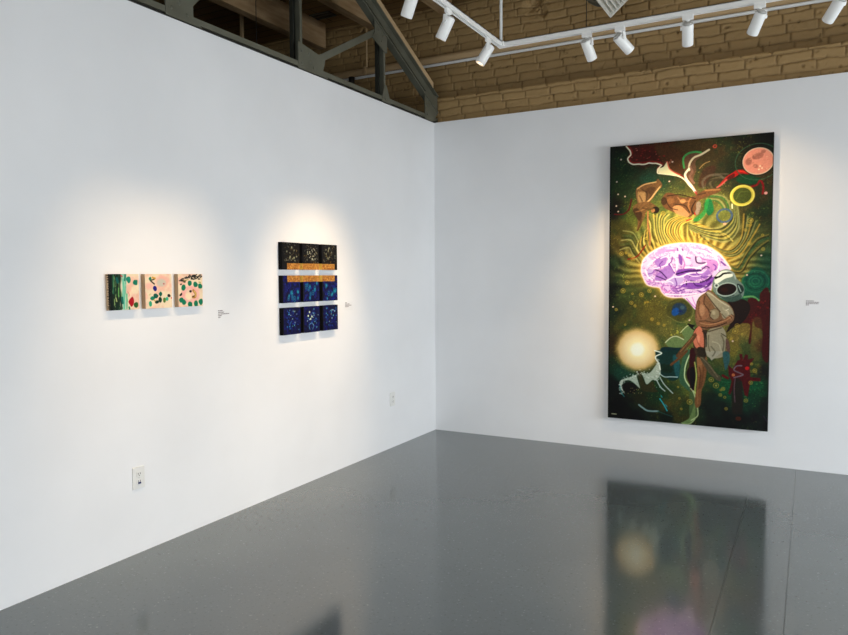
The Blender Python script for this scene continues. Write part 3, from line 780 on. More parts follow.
    P1, P2, P3, DK, W_, PK = (124,62,168), (164,116,200), (190,168,222), (62,22,92), (252,240,250), (226,130,200)
    for pts, c in ((((105,180),(150,148),(190,150),(182,200),(135,222)), P2), (((110,290),(160,235),(210,208),(240,268),(190,308),(120,316)), P2), (((196,312),(260,282),(312,300),(280,345),(210,342)), P3),
                   (((255,272),(272,240),(340,228),(430,238),(400,256),(330,264),(280,282)), P1), (((310,292),(360,266),(440,264),(480,235),(495,265),(430,302),(360,318)), P2), (((290,352),(340,328),(440,330),(525,288),(500,345),(440,372),(330,366)), P1),
                   (((470,190),(510,165),(550,188),(540,240),(490,232)), (204,140,210)), (((350,150),(392,146),(402,185),(460,182),(470,200),(430,215),(385,222)), (232,190,228)), (((60,235),(95,245),(80,300),(55,290)), P3), (((110,120),(180,95),(250,96),(190,112),(130,135)), (226,160,220)), (((300,110),(330,105),(350,150),(330,170)), (240,214,238)), (((275,130),(300,150),(300,205),(280,190)), P1)):
        s.poly(N1(*pts), c, .82, .9)
    for pts, c, w in ((((112,240),(150,255),(190,298)), DK, 1.1), (((395,148),(405,188),(462,190)), DK, 1.3), (((258,270),(330,250),(372,246),(430,242)), DK, 1.5), (((360,318),(430,326),(480,305),(508,280)), DK, 1.3), (((270,392),(340,372),(400,382),(440,396),(484,376)), (110,50,150), 1.0), (((575,182),(602,205)), P1, 1.6),
                      (((205,200),(232,230),(245,262)), P1, 1.4), (((118,284),(160,300),(185,312)), DK, 1), (((190,110),(262,100)), PK, 1.0), (((266,88),(270,104)), P1, 1.2), (((300,92),(305,102)), P1, 1.2), (((330,150),(356,158)), (190,70,160), 1.2), (((330,320),(330,345)), DK, 1), (((50,320),(80,325)), (190,110,200), 1),
                      (((150,360),(190,400),(215,385)), PK, .9), (((215,350),(260,372),(300,360)), (176,100,190), 1), (((420,90),(470,100),(505,122)), PK, .9), (((470,320),(510,290)), (90,30,120), 1), (((480,340),(505,320)), (90,30,120), .8), (((400,230),(440,210),(470,195)), W_, 1.6), (((320,225),(380,222),(430,228)), W_, 1.2), (((250,290),(300,285),(350,262),(440,258)), W_, 1.1), (((290,345),(340,325),(420,325)), W_, .9),
                      (((240,130),(262,180),(262,235)), W_, 1.3), (((150,160),(170,150),(200,150),(215,190),(245,250)), W_, 1.0), (((100,232),(150,222),(200,200)), W_, 1.1), (((110,320),(170,325),(240,290)), W_, 1.0), (((540,160),(560,200),(548,245)), W_, 1.1), (((380,100),(450,110),(540,150)), W_, 1.6), (((60,210),(90,180),(130,150)), W_, 1.2), (((40,240),(60,290),(90,310)), W_, 1.2), (((320,380),(420,378),(470,350)), W_, .9), (((180,410),(280,415),(400,405)), W_, 1.2)):
        s.stroke(N1(*pts), w, c, .95, .7)
    for pts, c, w in ((((250,300),(262,340),(250,360)), P1, 1.0), (((430,150),(450,165),(500,170)), (176,96,190), 1.0), (((160,180),(140,205),(150,225)), P1, 1.0), (((230,150),(225,180),(205,200)), P1, 1.1), (((300,150),(318,200),(305,235)), (190,110,196), 1.1), (((60,270),(90,262),(105,240)), (150,90,190), 1.0), (((380,330),(400,350),(440,352)), DK, .9),
                      (((310,340),(290,362),(255,372)), P1, 1.0), (((400,260),(440,290),(480,285)), P1, 1.1), (((440,235),(470,215),(490,225)), DK, 1.0), (((350,290),(365,275),(395,272)), P1, .9), (((520,200),(538,215),(530,240)), P1, 1.0), (((150,330),(165,350),(200,350)), (186,110,200), .9), (((410,80),(440,92),(470,90)), (226,170,214), 1.0), (((205,85),(230,80),(262,84)), (226,176,220), .9),
                      (((330,70),(345,100),(335,130)), (222,160,214), 1.0), (((100,150),(120,165),(110,185)), (180,120,205), 1.0), (((450,360),(480,352),(500,330)), DK, .9), (((180,330),(215,322),(235,335)), W_, .9), (((340,270),(380,285),(430,280)), W_, .8), (((60,300),(85,290),(100,300)), W_, .9)):
        s.stroke(N1(*pts), w, c, .9, .7)
    s.stroke(brain[:10], 1.5, (255,244,240), .8, 1); s.stroke(brain[14:]+brain[:1], 1.4, (252,230,240), .8, 1)
    # blue nest and pale shapes in the middle
    s.ell(E_((590,270))[0], 13, 12, (74,74,34), .8, 2); s.stroke(E_((500,320),(600,370),(680,340),(700,260),(630,180)), 1, (128,124,70), .8); s.stroke(E_((520,220),(600,190)), 1, (100,100,50), .8)
    s.ell(E_((592,262))[0], 7.4, 6.6, (40,62,84), 1, 1.4); s.ell(E_((560,285))[0], 3.6, 4.6, (22,84,156), .9, 1.2, .5); s.ell(E_((615,250))[0], 2.4, 2, (90,116,120), .6, 1); s.ell(E_((600,280))[0], 2, 1.2, (20,40,90), .8, 1)
    # sun
    sx, sy = 637.5, 349.0; q = s.T([(sx, sy)])[0]; r = np.hypot(s.X-q[0], (s.Y-q[1]))/s.k+1.6*(fbm(s.X/12, s.Y/12, 70)-.5)
    stops = [(0,(255,254,240)),(6,(255,252,232)),(9,(255,238,190)),(13,(246,224,178)),(18,(232,202,150)),(22,(208,176,112)),(26,(140,122,62))]
    rr = [a for a, _ in stops]; col = np.stack([np.interp(r, rr, [c[i] for _, c in stops]) for i in range(3)], -1)
    al = np.clip((28-r)/8, 0, 1)[..., None]; s.c = s.c*(1-al)+col*al
    # coastline shapes around the lake
    s.poly(E_((480,525),(520,490),(570,478),(630,500),(610,440),(650,395),(700,385),(714,430),(690,480),(640,600),(560,590),(500,560)), (112,134,88), .9, 1)
    s.stroke(E_((480,530),(525,490),(570,480),(625,505)), 1, (214,216,180), .9); s.stroke(E_((600,450),(650,400),(690,385)), .9, (220,220,170), .8)
    s.poly(E_((440,590),(470,565),(560,570),(620,575),(560,635),(470,635)), (6,46,50), 1, .8)
    s.poly(G_((400,10),(470,0),(600,0),(570,60),(600,120),(590,210),(540,240),(480,215),(440,180),(430,120)), (12,54,50), .95, 1.2)
    s.poly(G_((540,40),(590,60),(590,200),(560,200)), (44,110,116), .7, 1.5); s.poly(G_((440,110),(520,120),(530,170),(460,170)), (10,40,20), .8, 1.5)
    s.poly(G_((640,0),(700,0),(665,70),(640,150),(640,230),(714,335),(714,350),(640,300),(590,240),(600,130)), (66,104,76), .95, 1); s.stroke(G_((690,0),(655,70),(634,150),(640,235),(714,335)), 1.2, (206,220,172))
    s.poly(H_((0,290),(25,320),(42,350),(60,430),(60,520),(0,560)), (84,104,62), 1, 1); s.poly(G_((714,420),(714,545),(670,585),(600,580),(660,545),(690,490)), (120,140,86), 1, 1)
    s.poly(G_((714,60),(680,110),(650,170),(660,240),(714,310)), (40,8,10), 1, .7); s.poly(H_((0,0),(50,0),(35,120),(30,300),(0,290)), (60,10,12), 1, .7); s.poly(H_((0,150),(35,140),(40,260),(10,300)), (6,4,4), .9, .7)
    s.stroke(H_((5,300),(30,335),(48,400),(62,470),(60,520),(10,555)), 1.1, (206,214,160), .9); s.stroke(G_((714,545),(670,585),(610,580)), 1, (196,206,150), .8); s.stroke(H_((38,90),(52,200),(40,310),(60,400)), 1.2, (210,214,120), .8)
    # white splashed horse
    s.poly(G_((425,90),(442,150),(435,200),(405,235),(375,235),(330,270),(305,215),(275,160),(252,200),(262,250),(275,300),(235,265),(190,238),(145,250),(130,290),(155,345),(125,310),(112,270),(130,235),(190,215),(250,190),(260,165),(350,180)), (196,204,190), .88, .7)
    for _ in range(90):
        x, y = rnd.uniform(120, 440), rnd.uniform(150, 300); s.ell(G_((x, y))[0], rnd.uniform(.2,.6), rnd.uniform(.2,.5), rnd.choice([(120,120,100),(235,240,230),(90,96,80)]), .6)
    s.stroke(G_((395,0),(450,20),(400,50),(425,100),(438,150)), 1.2, (240,244,232)); s.stroke(G_((430,180),(470,208),(520,208),(575,210)), 1.0, (206,222,220), .9); s.stroke(G_((435,210),(470,270),(538,340)), 1.0, (210,222,218), .9); s.stroke(G_((410,235),(440,290),(475,322)), 1.0, (210,222,218), .9)
    s.poly(G_((258,175),(285,170),(300,230),(330,275),(380,245),(400,300),(420,330),(330,330),(285,300)), (60,54,26), .9, .8)
    for _ in range(120):
        t = rnd.random(); x, y = rnd.choice([(130+300*t, 240-60*math.sin(t*3)+rnd.uniform(-14,30)), (120+rnd.uniform(-8,20), 240+110*t), (420+rnd.uniform(-16,16), 60+150*t)]); s.ell(G_((x, y))[0], rnd.uniform(.3,1.0), rnd.uniform(.2,.7), rnd.choice([(236,240,232),(206,212,200),(150,160,148)]), .75, .6)
    s.ell(G_((195,300))[0], 8, 6, (8,6,4), .95, 1.2); s.stroke(G_((115,280),(125,330),(150,370)), 1, (60,150,150), .8)
    for _ in range(14): s.ell(G_((rnd.uniform(150,290), rnd.uniform(290,350)))[0], .4, .4, (190,170,110), .8)
    s.stroke(G_((435,385),(465,430),(492,480)), 1.1, (40,180,190)); s.stroke(G_((445,360),(452,372)), .9, (40,160,160)); s.stroke(G_((478,430),(492,450)), .8, (40,150,160))
    s.stroke(G_((268,435),(300,460),(340,482),(420,485)), 1.8, (150,176,176), .9); s.stroke(G_((420,485),(470,505),(530,525)), 1.0, (40,96,90), .8)
    s.stroke(G_((50,508),(86,511)), 1.0, (190,184,150), sharp=True)
    # teal swirls and red growth on the right
    s.poly(F_((410,40),(450,0),(630,0),(630,125),(570,130),(550,190),(480,160),(430,150)), (16,92,70), .85, 1.5)
    s.poly(D_((440,635),(470,560),(530,520),(600,560),(620,635)), (16,84,68), .8, 2)
    for rr_ in (3, 5.5, 8, 11): s.ell(F_((520,40))[0], rr_*1.1, rr_, (60,140,100) if rr_ % 2 else (6,50,40), .5, .8, ring=1)
    s.stroke(F_((430,165),(500,160),(555,190),(570,130),(630,120)), 1.8, (120,176,110), .9)
    s.poly(F_((560,130),(630,125),(632,640),(575,640),(575,440),(520,400),(500,355),(485,520),(465,520),(478,385),(400,370),(440,340),(475,270),(460,185),(520,175),(550,205)), (82,14,12), .95, .8)
    for _ in range(26): s.ell(F_((rnd.uniform(450,620), rnd.uniform(190,370)))[0], rnd.uniform(.4,1.2), rnd.uniform(.4,1), rnd.choice([(120,20,18),(56,8,8),(140,30,24)]), .8)
    s.poly(F_((490,360),(560,330),(575,440),(560,640),(490,640)), (120,104,48), .45, 2)
    # red flower shape, lower right
    s.poly(H_((305,110),(340,140),(380,72),(400,70),(392,22),(415,22),(422,70),(440,25),(462,28),(460,66),(512,52),(475,112),(480,205),(562,212),(562,240),(482,236),(460,362),(435,352),(412,240),(372,240),(342,300),(320,348),(305,338),(332,240),(308,190)), (92,14,18), 1, .6, True)
    s.poly(H_((345,240),(410,240),(420,480),(390,500),(335,480)), (40,24,14), .85, 1.5); s.stroke(H_((262,195),(300,215)), 2.6, (110,14,14)); s.ell(H_((455,135))[0], 2, 1.8, (206,30,30)); s.stroke(H_((412,115),(372,118),(350,150),(400,175),(420,190),(350,210)), 1.3, (128,108,116)); s.stroke(H_((360,215),(352,300),(358,405)), 1.1, (104,78,82)); s.ell(H_((345,190))[0], 1.6, 1.6, (190,110,70)); s.ell(H_((385,538))[0], 2.8, 2.2, (92,42,22), .9); s.stroke(H_((585,515),(612,560)), 1, (80,50,80), .7)
    s.stroke(H_((150,160),(240,235),(320,250)), .8, (50,140,80), .5)
    # the standing figure in a space helmet
    sk, skl, skd, cl, cld = (132,98,70), (182,140,108), (72,46,32), (160,151,128), (104,98,76)
    s.poly(F_((300,205),(350,190),(420,182),(468,210),(478,265),(445,335),(400,380),(350,400),(290,445),(330,340)), (36,16,9), 1, .7)
    s.poly(H_((60,45),(130,40),(135,140),(118,250),(92,320),(85,425),(52,455),(38,400),(58,260),(58,130)), (136,92,56), 1, .6); s.poly(H_((60,60),(100,80),(80,200),(66,180)), (176,126,84), .6, 1.5)
    s.poly(F_((30,440),(75,395),(140,430),(130,640),(60,640),(30,560)), (70,52,36), 1, .7)
    s.poly(F_((150,430),(240,395),(285,450),(285,540),(260,640),(140,640),(125,520)), cl, 1, .6); s.poly(H_((120,0),(262,0),(172,76)), (170,164,146), 1, .6, True)
    s.poly(F_((285,500),(310,520),(320,600),(290,600)), (110,78,72), .9); s.poly(H_((262,10),(310,10),(315,80),(285,150),(270,100)), (56,96,96), 1, .7)
    s.poly(H_((70,30),(140,80),(200,165),(245,205),(245,240),(205,225),(140,160)), (92,82,60), 1, .6); s.stroke(H_((90,50),(150,110),(220,205)), 1, (140,126,96), .7)
    s.poly(F_((125,130),(150,108),(190,130),(240,180),(290,205),(335,250),(355,320),(330,370),(270,395),(180,415),(110,425),(60,400),(42,330),(55,225),(85,165)), sk, 1, .5)
    s.poly(F_((130,135),(165,128),(215,175),(290,215),(335,262),(345,320),(300,345),(262,330),(245,290),(205,255),(170,205)), cl, 1, .6)
    s.poly(F_((45,330),(50,250),(75,190),(105,160),(115,230),(145,270),(150,320),(120,350),(80,350)), (150,108,80), 1, .8)
    s.poly(F_((70,260),(90,225),(115,240),(120,290),(95,320),(72,300)), skl, .75, 1.6)
    s.stroke(F_((120,160),(112,215),(145,262),(160,300)), 1.0, skd, .8, .8); s.stroke(F_((60,200),(48,260),(50,330)), .9, (86,56,40), .7, .8)
    s.stroke(F_((128,140),(165,190),(205,240),(240,280)), 1.1, (78,62,46), .9, .6); s.stroke(F_((140,128),(190,158),(250,205),(310,240)), 1.0, (206,198,172), .8, .8)
    s.ell(F_((195,300))[0], 4.8, 5.6, (150,136,110), 1, .9); s.stroke(F_((165,285),(160,320),(185,345)), .9, skd, .9, .6); s.stroke(F_((175,265),(205,258),(232,280),(238,320)), .8, (98,76,56), .8, .6); s.ell(F_((190,290))[0], 1.6, 2.2, (188,176,148), .7, 1.2)
    s.stroke(F_((255,300),(285,330),(325,320)), .8, (96,84,62), .8); s.stroke(F_((290,270),(305,262)), .8, (226,220,200), .9); s.stroke(F_((262,250),(300,300)), 1.2, (190,180,152), .6, 1)
    s.poly(F_((70,365),(110,360),(180,372),(260,350),(300,320),(335,305),(350,322),(340,352),(295,368),(215,392),(130,405),(85,400)), (140,98,68), 1, .5)
    s.stroke(F_((85,372),(150,384),(220,372),(290,348),(325,322)), .9, (196,150,112), .8, .8); s.stroke(F_((80,402),(140,412),(220,396),(290,370)), .9, (46,30,22), .9, .6); s.stroke(F_((75,358),(130,356),(200,368),(255,346)), .7, (60,40,28), .8, .6)
    for k_ in range(4): s.stroke(F_((300+10*k_,318-6*k_),(322+9*k_,330-4*k_),(330+6*k_,346-2*k_)), .7, (84,58,42) if k_ % 2 else (190,150,118), .8, .5)
    s.poly(F_((30,450),(75,398),(105,450),(112,555),(90,580),(50,570),(28,520)), (206,128,100), 1, .6); s.ell(F_((65,500))[0], 2, 4, (236,164,132), .7, 1.5)
    s.poly(F_((60,570),(110,570),(130,635),(70,635)), (52,42,26), 1, .7)
    s.stroke(F_((100,440),(130,470),(130,560)), 1, (34,22,14), .8); s.stroke(F_((250,455),(290,480)), .9, (80,74,56)); s.stroke(F_((150,470),(145,540),(160,600)), 1, cld, .8); s.stroke(F_((180,520),(230,540),(250,600)), 1.2, (196,186,160), .6)
    s.stroke(E_((714,470),(690,505),(640,560),(580,635)), 4.2, (104,74,46)); s.stroke(E_((700,480),(660,530),(600,600)), 1, (160,118,76), .7); s.stroke(G_((650,0),(600,50),(525,112)), 2.4, (112,74,44)); s.poly(E_((655,378),(714,392),(700,410),(714,430),(690,420)), (20,14,10), 1, .5)
    # helmet
    s.poly(F_((180,60),(200,5),(240,-40),(300,-55),(350,-25),(372,20),(420,65),(432,115),(410,175),(330,200),(280,192),(215,150),(185,110)), (122,138,130), 1, .5)
    s.poly(F_((195,40),(215,-10),(260,-42),(320,-40),(340,0),(280,20),(215,60)), (226,228,218), 1, .6); s.stroke(D_((200,605),(235,600),(270,575),(330,568)), 1.6, (20,20,18), 1); s.stroke(F_((205,20),(250,-8),(262,-20)), 1.2, (24,24,20)); s.stroke(F_((300,-45),(345,-20),(362,20)), 1.6, (170,180,174), .8)
    s.ell(F_((293,105))[0], 10.2, 7.0, (176,190,182), 1, .5, -.16); s.ell(F_((293,105))[0], 9.2, 6.0, (30,14,10), 1, .5, -.16); s.ell(F_((275,110))[0], 3.6, 2.6, (62,22,14), .6, 1.5)
    s.ell(F_((212,75))[0], 2.4, 2.4, (196,204,196)); s.ell(F_((212,75))[0], 1.3, 1.3, (80,90,86)); s.poly(F_((375,60),(415,75),(428,110),(400,140),(380,110)), (40,58,54), 1, .6); s.stroke(F_((385,75),(405,120)), .9, (170,190,180)); s.stroke(F_((220,150),(280,170),(350,150)), 1, (70,86,80)); s.stroke(F_((395,150),(402,165)), 1.2, (230,236,230)); s.poly(F_((250,165),(330,165),(400,140),(405,180),(340,205),(290,195)), (60,84,76), .9, .7)
    # bubbles
    for K, L in ((E_, ((180,55,16),(145,120,18),(290,150,16),(355,120,14),(210,215,14),(240,240,10),(375,345,12),(425,378,11),(90,270,10),(220,143,7),(320,212,6),(340,208,6),(470,392,8),(160,390,7))), (H_, ((170,228,17),(208,275,20),(265,300,12),(242,350,11),(515,153,14),(445,393,13),(483,250,13),(288,460,10),(490,100,9),(277,368,8),(246,310,7))),
                 (D_, ((480,155,19),(460,195,10),(440,230,10),(480,190,8),(575,270,8),(470,335,13),(580,380,11))), (C_, ((465,100,15),(135,420,15),(200,435,12),(225,462,16),(395,125,9),(330,300,8),(170,415,8))), (G_, ((672,408,20),(580,290,6),(590,380,7),(605,465,7))), (F_, ((360,435,19),(375,392,15),(330,495,9)))):
        for x, y, r in L:
            p = K((x, y))[0]; s.ell(p, r/KA, r/KA, (186,156,62), .75, .5, ring=.8)
            if r > 8: s.ell(p, r/KA*.45, r/KA*.45, (214,184,92), .65)
    for p in A_((135,235),(100,410),(110,508),(165,525),(540,252),(515,405)) + C_((110,88),(95,45)) + E_((65,248),(672,350),(400,162)) + D_((565,430),(453,585)) + F_((340,515),): s.ell(p, .9, .8, (232,200,180))
    s.ell(B_((600,495))[0], 1.6, 1.4, (236,170,160)); s.ell(B_((200,130))[0], 1.5, 1.4, (200,84,60), ring=1.1)
    for _ in range(170):
        p = (rnd.uniform(612, 768), rnd.uniform(160, 400)); q = s.T([p])[0].astype(int)
        if 0 < q[0] < s.w and 0 < q[1] < s.h:
            base = s.c[q[1], q[0]]
            if base.sum() < 330: s.ell(p, rnd.uniform(.25,.5), rnd.uniform(.25,.5), base*1.3+np.array((44,42,18)), .7)
    # shading strokes on the bodies and a worked paint surface overall
    for pts, w, c, a in ((F_((75,200),(70,280),(90,340)), 1.6, (96,58,36), .5), (F_((75,200),(70,210)), 1.0, (96,58,36), .2), (F_((150,440),(200,425),(250,410)), 1.2, (60,46,32), .7), 
                         (F_((285,270),(300,280),(310,300)), .8, (236,220,190), .6), (F_((250,470),(270,520),(262,590)), 1.4, (96,88,66), .7), (H_((75,130),(85,200),(72,300)), 1.6, (86,52,30), .6), (H_((110,130),(100,220),(85,300)), 1.2, (80,50,28), .5), (H_((60,320),(62,420)), 1, (180,130,86), .5), (F_((45,450),(60,520),(85,560)), 1, (120,60,48), .6), (F_((170,560),(200,600),(180,635)), 1.2, (80,74,56), .6),
                         (A_((300,470),(340,500),(330,560)), 1.2, (50,32,18), .6), (A_((280,520),(300,560)), 1.2, (60,38,20), .6), (C_((250,90),(290,80),(330,60)), 1, (190,140,90), .6), (K6((285,300),(300,325),(330,335)), .9, (40,24,14), .7), (K6((330,285),(345,300),(372,300)), .8, (214,164,118), .6), (K6((410,275),(440,268)), .9, (56,36,20), .8), (C_((300,60),(360,70),(400,60)), 1, (50,32,18), .6)):
        s.stroke(pts, w, c, a, 1.0)
    wk = fbm(s.X/2.2, s.Y/2.2, 90, 2); lum = s.c.mean(-1)
    s.c *= (1+(wk-.5)*.5*np.clip(1-lum/210, .04, 1))[..., None]
    # dark frame of paint at the left and right margins
    ml = np.clip(1-(s.X/(1.9*s.k)), 0, 1)**.7*.9; mr = np.clip(1-((s.w-s.X)/(1.2*s.k)), 0, 1)*.8
    keep = 1-np.maximum(ml, mr); s.c *= keep[..., None]
    return s

def canvas_thing(name, label, cat, group, plane, a0, a1, z0, z1, gap, depth, art, m, side_m, side_rgb=None, bands=()):
    """a stretched canvas: painted front grid, and the sides with its back standing off the wall"""
    if plane == 'left': loc = (0, (a0+a1)/2, z0)
    else: loc = ((a0+a1)/2, 0, z0)
    t = empty(name, loc); tag(t, label, cat, group)
    h, w = art.shape[:2]
    U, V = np.meshgrid(np.linspace(0, 1, w), np.linspace(0, 1, h))
    Zc = z1-(z1-z0)*V; Ac = a0+(a1-a0)*U; D = gap+depth
    if plane == 'left': P = np.stack([np.full_like(Ac, D), Ac, Zc], -1)
    else: P = np.stack([Ac, np.full_like(Ac, -D), Zc], -1)
    grid_mesh('painted_front', P, m, art, t, flip=True)
    def bx(p0, p1, q0, q1, d0, d1):
        return ((d0, p0, q0), (d1, p1, q1)) if plane == 'left' else ((p0, -d1, q0), (p1, -d0, q1))
    MB().box(*bx(a0, a1, z0, z1, max(gap, .0012), D-.0006)).build('canvas_side', side_m, t)
    if gap > .003: MB().box(*bx(a0+.04, a1-.04, z0+.04, z1-.04, 0.0012, gap)).build('backing_bar', M['artside'], t)  # unseen backing block added to fill the gap behind the canvas
    return t

art = big_painting()
canvas_thing('painting', 'large tall painting of a purple brain and helmeted figure on the back wall', 'painting', None, 'back', 1.747, 3.021, .291, 2.655, 0.012, 0.040, art.finish(.93, 1.2, 1.0, (.88, .99, 1.04)), M['oil'], M['artside'])

# three small pale canvases
SY = [(-3.775, -3.588), (-3.546, -3.359), (-3.311, -3.121)]
SZ = (1.377, 1.571)
def blotch(s, K, x, y, r, col, ry=None, rnd=random.Random(5)):
    pts = [(x+r*(1+rnd.uniform(-.18,.18))*math.cos(a), y+(ry or r)*(1+rnd.uniform(-.18,.18))*math.sin(a)) for a in np.linspace(0, 2*PI, 8, endpoint=False)]
    s.poly(K(*pts), col, 1, .3)
cream = (240,216,186)
def pink_ground(s, seed):
    f = fbm(s.X/26, s.Y/26, seed); g = fbm(s.X/14, s.Y/14, seed+5)
    s.c[:] = cream; k = np.clip((f-.5)*3.2, 0, .7)[..., None]; s.c = s.c*(1-k)+np.array((238,180,160))*k
    s.c *= (.96+.07*g)[..., None]
def small1():
    K = Zm(100,265,11.55); s = Art(120, 120, K((115,105),(470,105),(470,515),(120,525)), 30); pink_ground(s, 21)
    r = random.Random(11)
    u = s.X/s.w; f = fbm(s.X/4, s.Y/30, 31); f2 = fbm(s.X/3, s.Y/18, 32)
    edge = .40+.03*np.sin(s.Y/9)
    k = np.clip((edge-u)*18, 0, 1)[..., None]; g = np.array((22,52,34))*(.35+1.2*f[..., None]); s.c = s.c*(1-k)+g*k
    kk = (np.clip((f2-.60)*9, 0, 1)*np.clip((edge-u)*18, 0, 1))[..., None]; s.c = s.c*(1-kk)+np.array((150,176,110))*kk
    kk = np.clip((f-.58)*9, 0, 1)*np.clip((.64-u)*12, 0, 1)*np.clip((u-.36)*18, 0, 1); s.c = s.c*(1-kk[..., None]*.9)+np.array((70,160,130))*kk[..., None]*.9
    kk = np.clip((.60-u)*9, 0, 1)*np.clip((u-.38)*18, 0, 1)*.6; s.c = s.c*(1-kk[..., None])+np.array((146,204,180))*kk[..., None]
    s.stroke(K((205,110),(210,300),(195,520)), 2.4, (14,40,28)); s.stroke(K((130,110),(140,520)), 2.6, (10,22,16)); s.stroke(K((165,120),(160,330)), 1, (50,110,80)); s.stroke(K((245,110),(240,300),(260,500)), 1.3, (12,44,30))
    s.stroke(K((205,160),(215,200)), 2.6, (16,92,84)); s.stroke(K((190,380),(200,420)), 1, (190,190,130)); s.stroke(K((225,270),(222,360)), 1.2, (110,160,90)); s.stroke(K((250,120),(270,135)), .8, (200,40,50))
    s.stroke(K((280,170),(290,330),(285,500)), 2.0, (120,190,160)); s.stroke(K((305,110),(300,180)), 1.4, (24,110,90)); s.stroke(K((265,380),(270,440)), 2, (16,104,90)); s.stroke(K((320,340),(318,500)), 1.4, (110,180,140))
    blotch(s, K, 345, 170, 26, (30,132,108), 38); blotch(s, K, 428, 205, 30, (18,120,96), 34); blotch(s, K, 430, 460, 27, (52,96,44), 32)
    s.poly(K((340,420),(385,370),(405,410),(400,450),(375,485),(350,455)), (168,20,34), 1, .4); s.stroke(K((330,310),(350,340),(345,365)), .6, (224,140,130)); s.stroke(K((345,490),(350,515)), 1.6, (40,120,90)); return s
def small2():
    K = Zm(140,265,11.54); s = Art(120, 120, K((72,110),(385,105),(380,495),(75,505)), 27); pink_ground(s, 41)
    s.ell(K((270,190))[0], 7, 4, (236,176,160), .7, 2); s.ell(K((262,210))[0], 4.4, 3, (204,196,178), .9, 1.5); s.ell(K((120,250))[0], 4, 2.4, (240,176,164), .7, 2); s.ell(K((290,222))[0], .8, .7, (190,110,110))
    s.stroke(K((125,165),(140,190),(180,225)), 1.1, (60,40,30)); blotch(s, K, 135, 165, 16, (20,120,92), 20); s.stroke(K((160,150),(190,160)), 1.4, (214,164,70)); s.stroke(K((150,180),(180,170)), .9, (70,50,30))
    s.poly(K((165,260),(185,245),(205,265),(205,295),(185,308),(165,285)), (38,30,120), 1, .3)
    blotch(s, K, 250, 340, 19, (14,96,76), 25); blotch(s, K, 192, 360, 28, (16,88,72), 30); blotch(s, K, 155, 390, 26, (20,124,98), 22); blotch(s, K, 240, 405, 20, (20,58,36), 30); blotch(s, K, 205, 430, 22, (12,52,34), 20)
    blotch(s, K, 130, 450, 18, (50,160,122), 28); blotch(s, K, 292, 410, 18, (92,124,54), 26); blotch(s, K, 322, 395, 15, (60,172,136), 22); blotch(s, K, 345, 358, 19, (22,20,22), 20)
    s.ell(K((375,385))[0], .6, .6, (200,40,50)); s.stroke(K((120,350),(135,340)), 1, (200,190,130), .6); s.stroke(K((165,405),(190,420)), .7, (190,150,60)); return s
def small3():
    K = Zm(170,265,11.55); s = Art(120, 120, K((92,108),(388,105),(388,470),(95,480)), 26); pink_ground(s, 55); r = random.Random(8)
    s.ell(K((240,340))[0], 7.6, 5.6, (240,168,164), .6, 1, ring=3); s.ell(K((215,360))[0], 3.4, 3, (246,222,188), .9, 1.5)
    for i in range(34):
        t = i/33; x = 120+250*t; y = 205-70*math.sin(t*2.2)+r.uniform(-24, 24)
        s.stroke(K((x-r.uniform(4,12), y+r.uniform(-9,9)), (x+r.uniform(4,12), y+r.uniform(-9,9))), r.uniform(.5, 1.1), (22,20,18))
    s.ell(K((280,145))[0], 2, 1.6, (24,22,20), 1, ring=.8); s.stroke(K((160,190),(215,170)), .6, (170,160,80)); s.stroke(K((345,200),(365,205)), .8, (180,160,80))
    for x, y, a, b2 in ((158,262,28,36),(235,212,23,32),(302,228,25,34),(357,245,24,30),(130,400,26,30),(160,425,26,32),(233,450,26,32),(305,442,24,38),(362,422,24,36)): blotch(s, K, x, y, a, (14,118,86), b2)
    s.poly(K((108,345),(135,320),(140,340),(120,358)), (18,20,18), 1, .3); blotch(s, K, 240, 303, 15, (40,18,30), 15)
    s.stroke(K((275,295),(300,330),(295,365),(268,368)), 2.0, (168,124,60)); s.stroke(K((283,300),(305,335),(298,365)), .9, (230,190,110)); s.stroke(K((262,365),(285,355)), .7, (60,40,24)); return s
SG = 'small pale square canvases'
for (a0, a1), fn, lab in zip(SY, (small1, small2, small3), (
        'small pale square canvas with dark green vertical drips and a red shape, leftmost of three',
        'small pale square canvas with a navy dot and green blots, middle of three',
        'small pale square canvas with a ring of round green leaves, rightmost of three')):
    t = canvas_thing('small_canvas', lab, 'painting', SG, 'left', a0, a1, SZ[0], SZ[1], 0.004, .030, fn().finish(1.0, 1.1, 1.1, (.92, .99, 1.03)), M['matte_paint'], M['rawside'])
    if fn is small1:
        for c in [c for c in COL.objects if c.parent == t and c.name.startswith('canvas_side')]:
            rr = random.Random(2); m_ = MB()
            for k in range(15):
                z = SZ[0]+.006+k*.0128+rr.uniform(-.002,.002); l = rr.uniform(.010,.024); hh = rr.uniform(.0025,.005)
                m_.box((.034-l, a0-.0006, z), (.0335, a0-.0001, z+hh))
            m_.box((.026, a0-.0006, SZ[0]), (.0335, a0-.0001, SZ[1]))
            o = m_.build('paint_drips', M['blackside'], c); o['label'] = 'black paint drips across the canvas side'

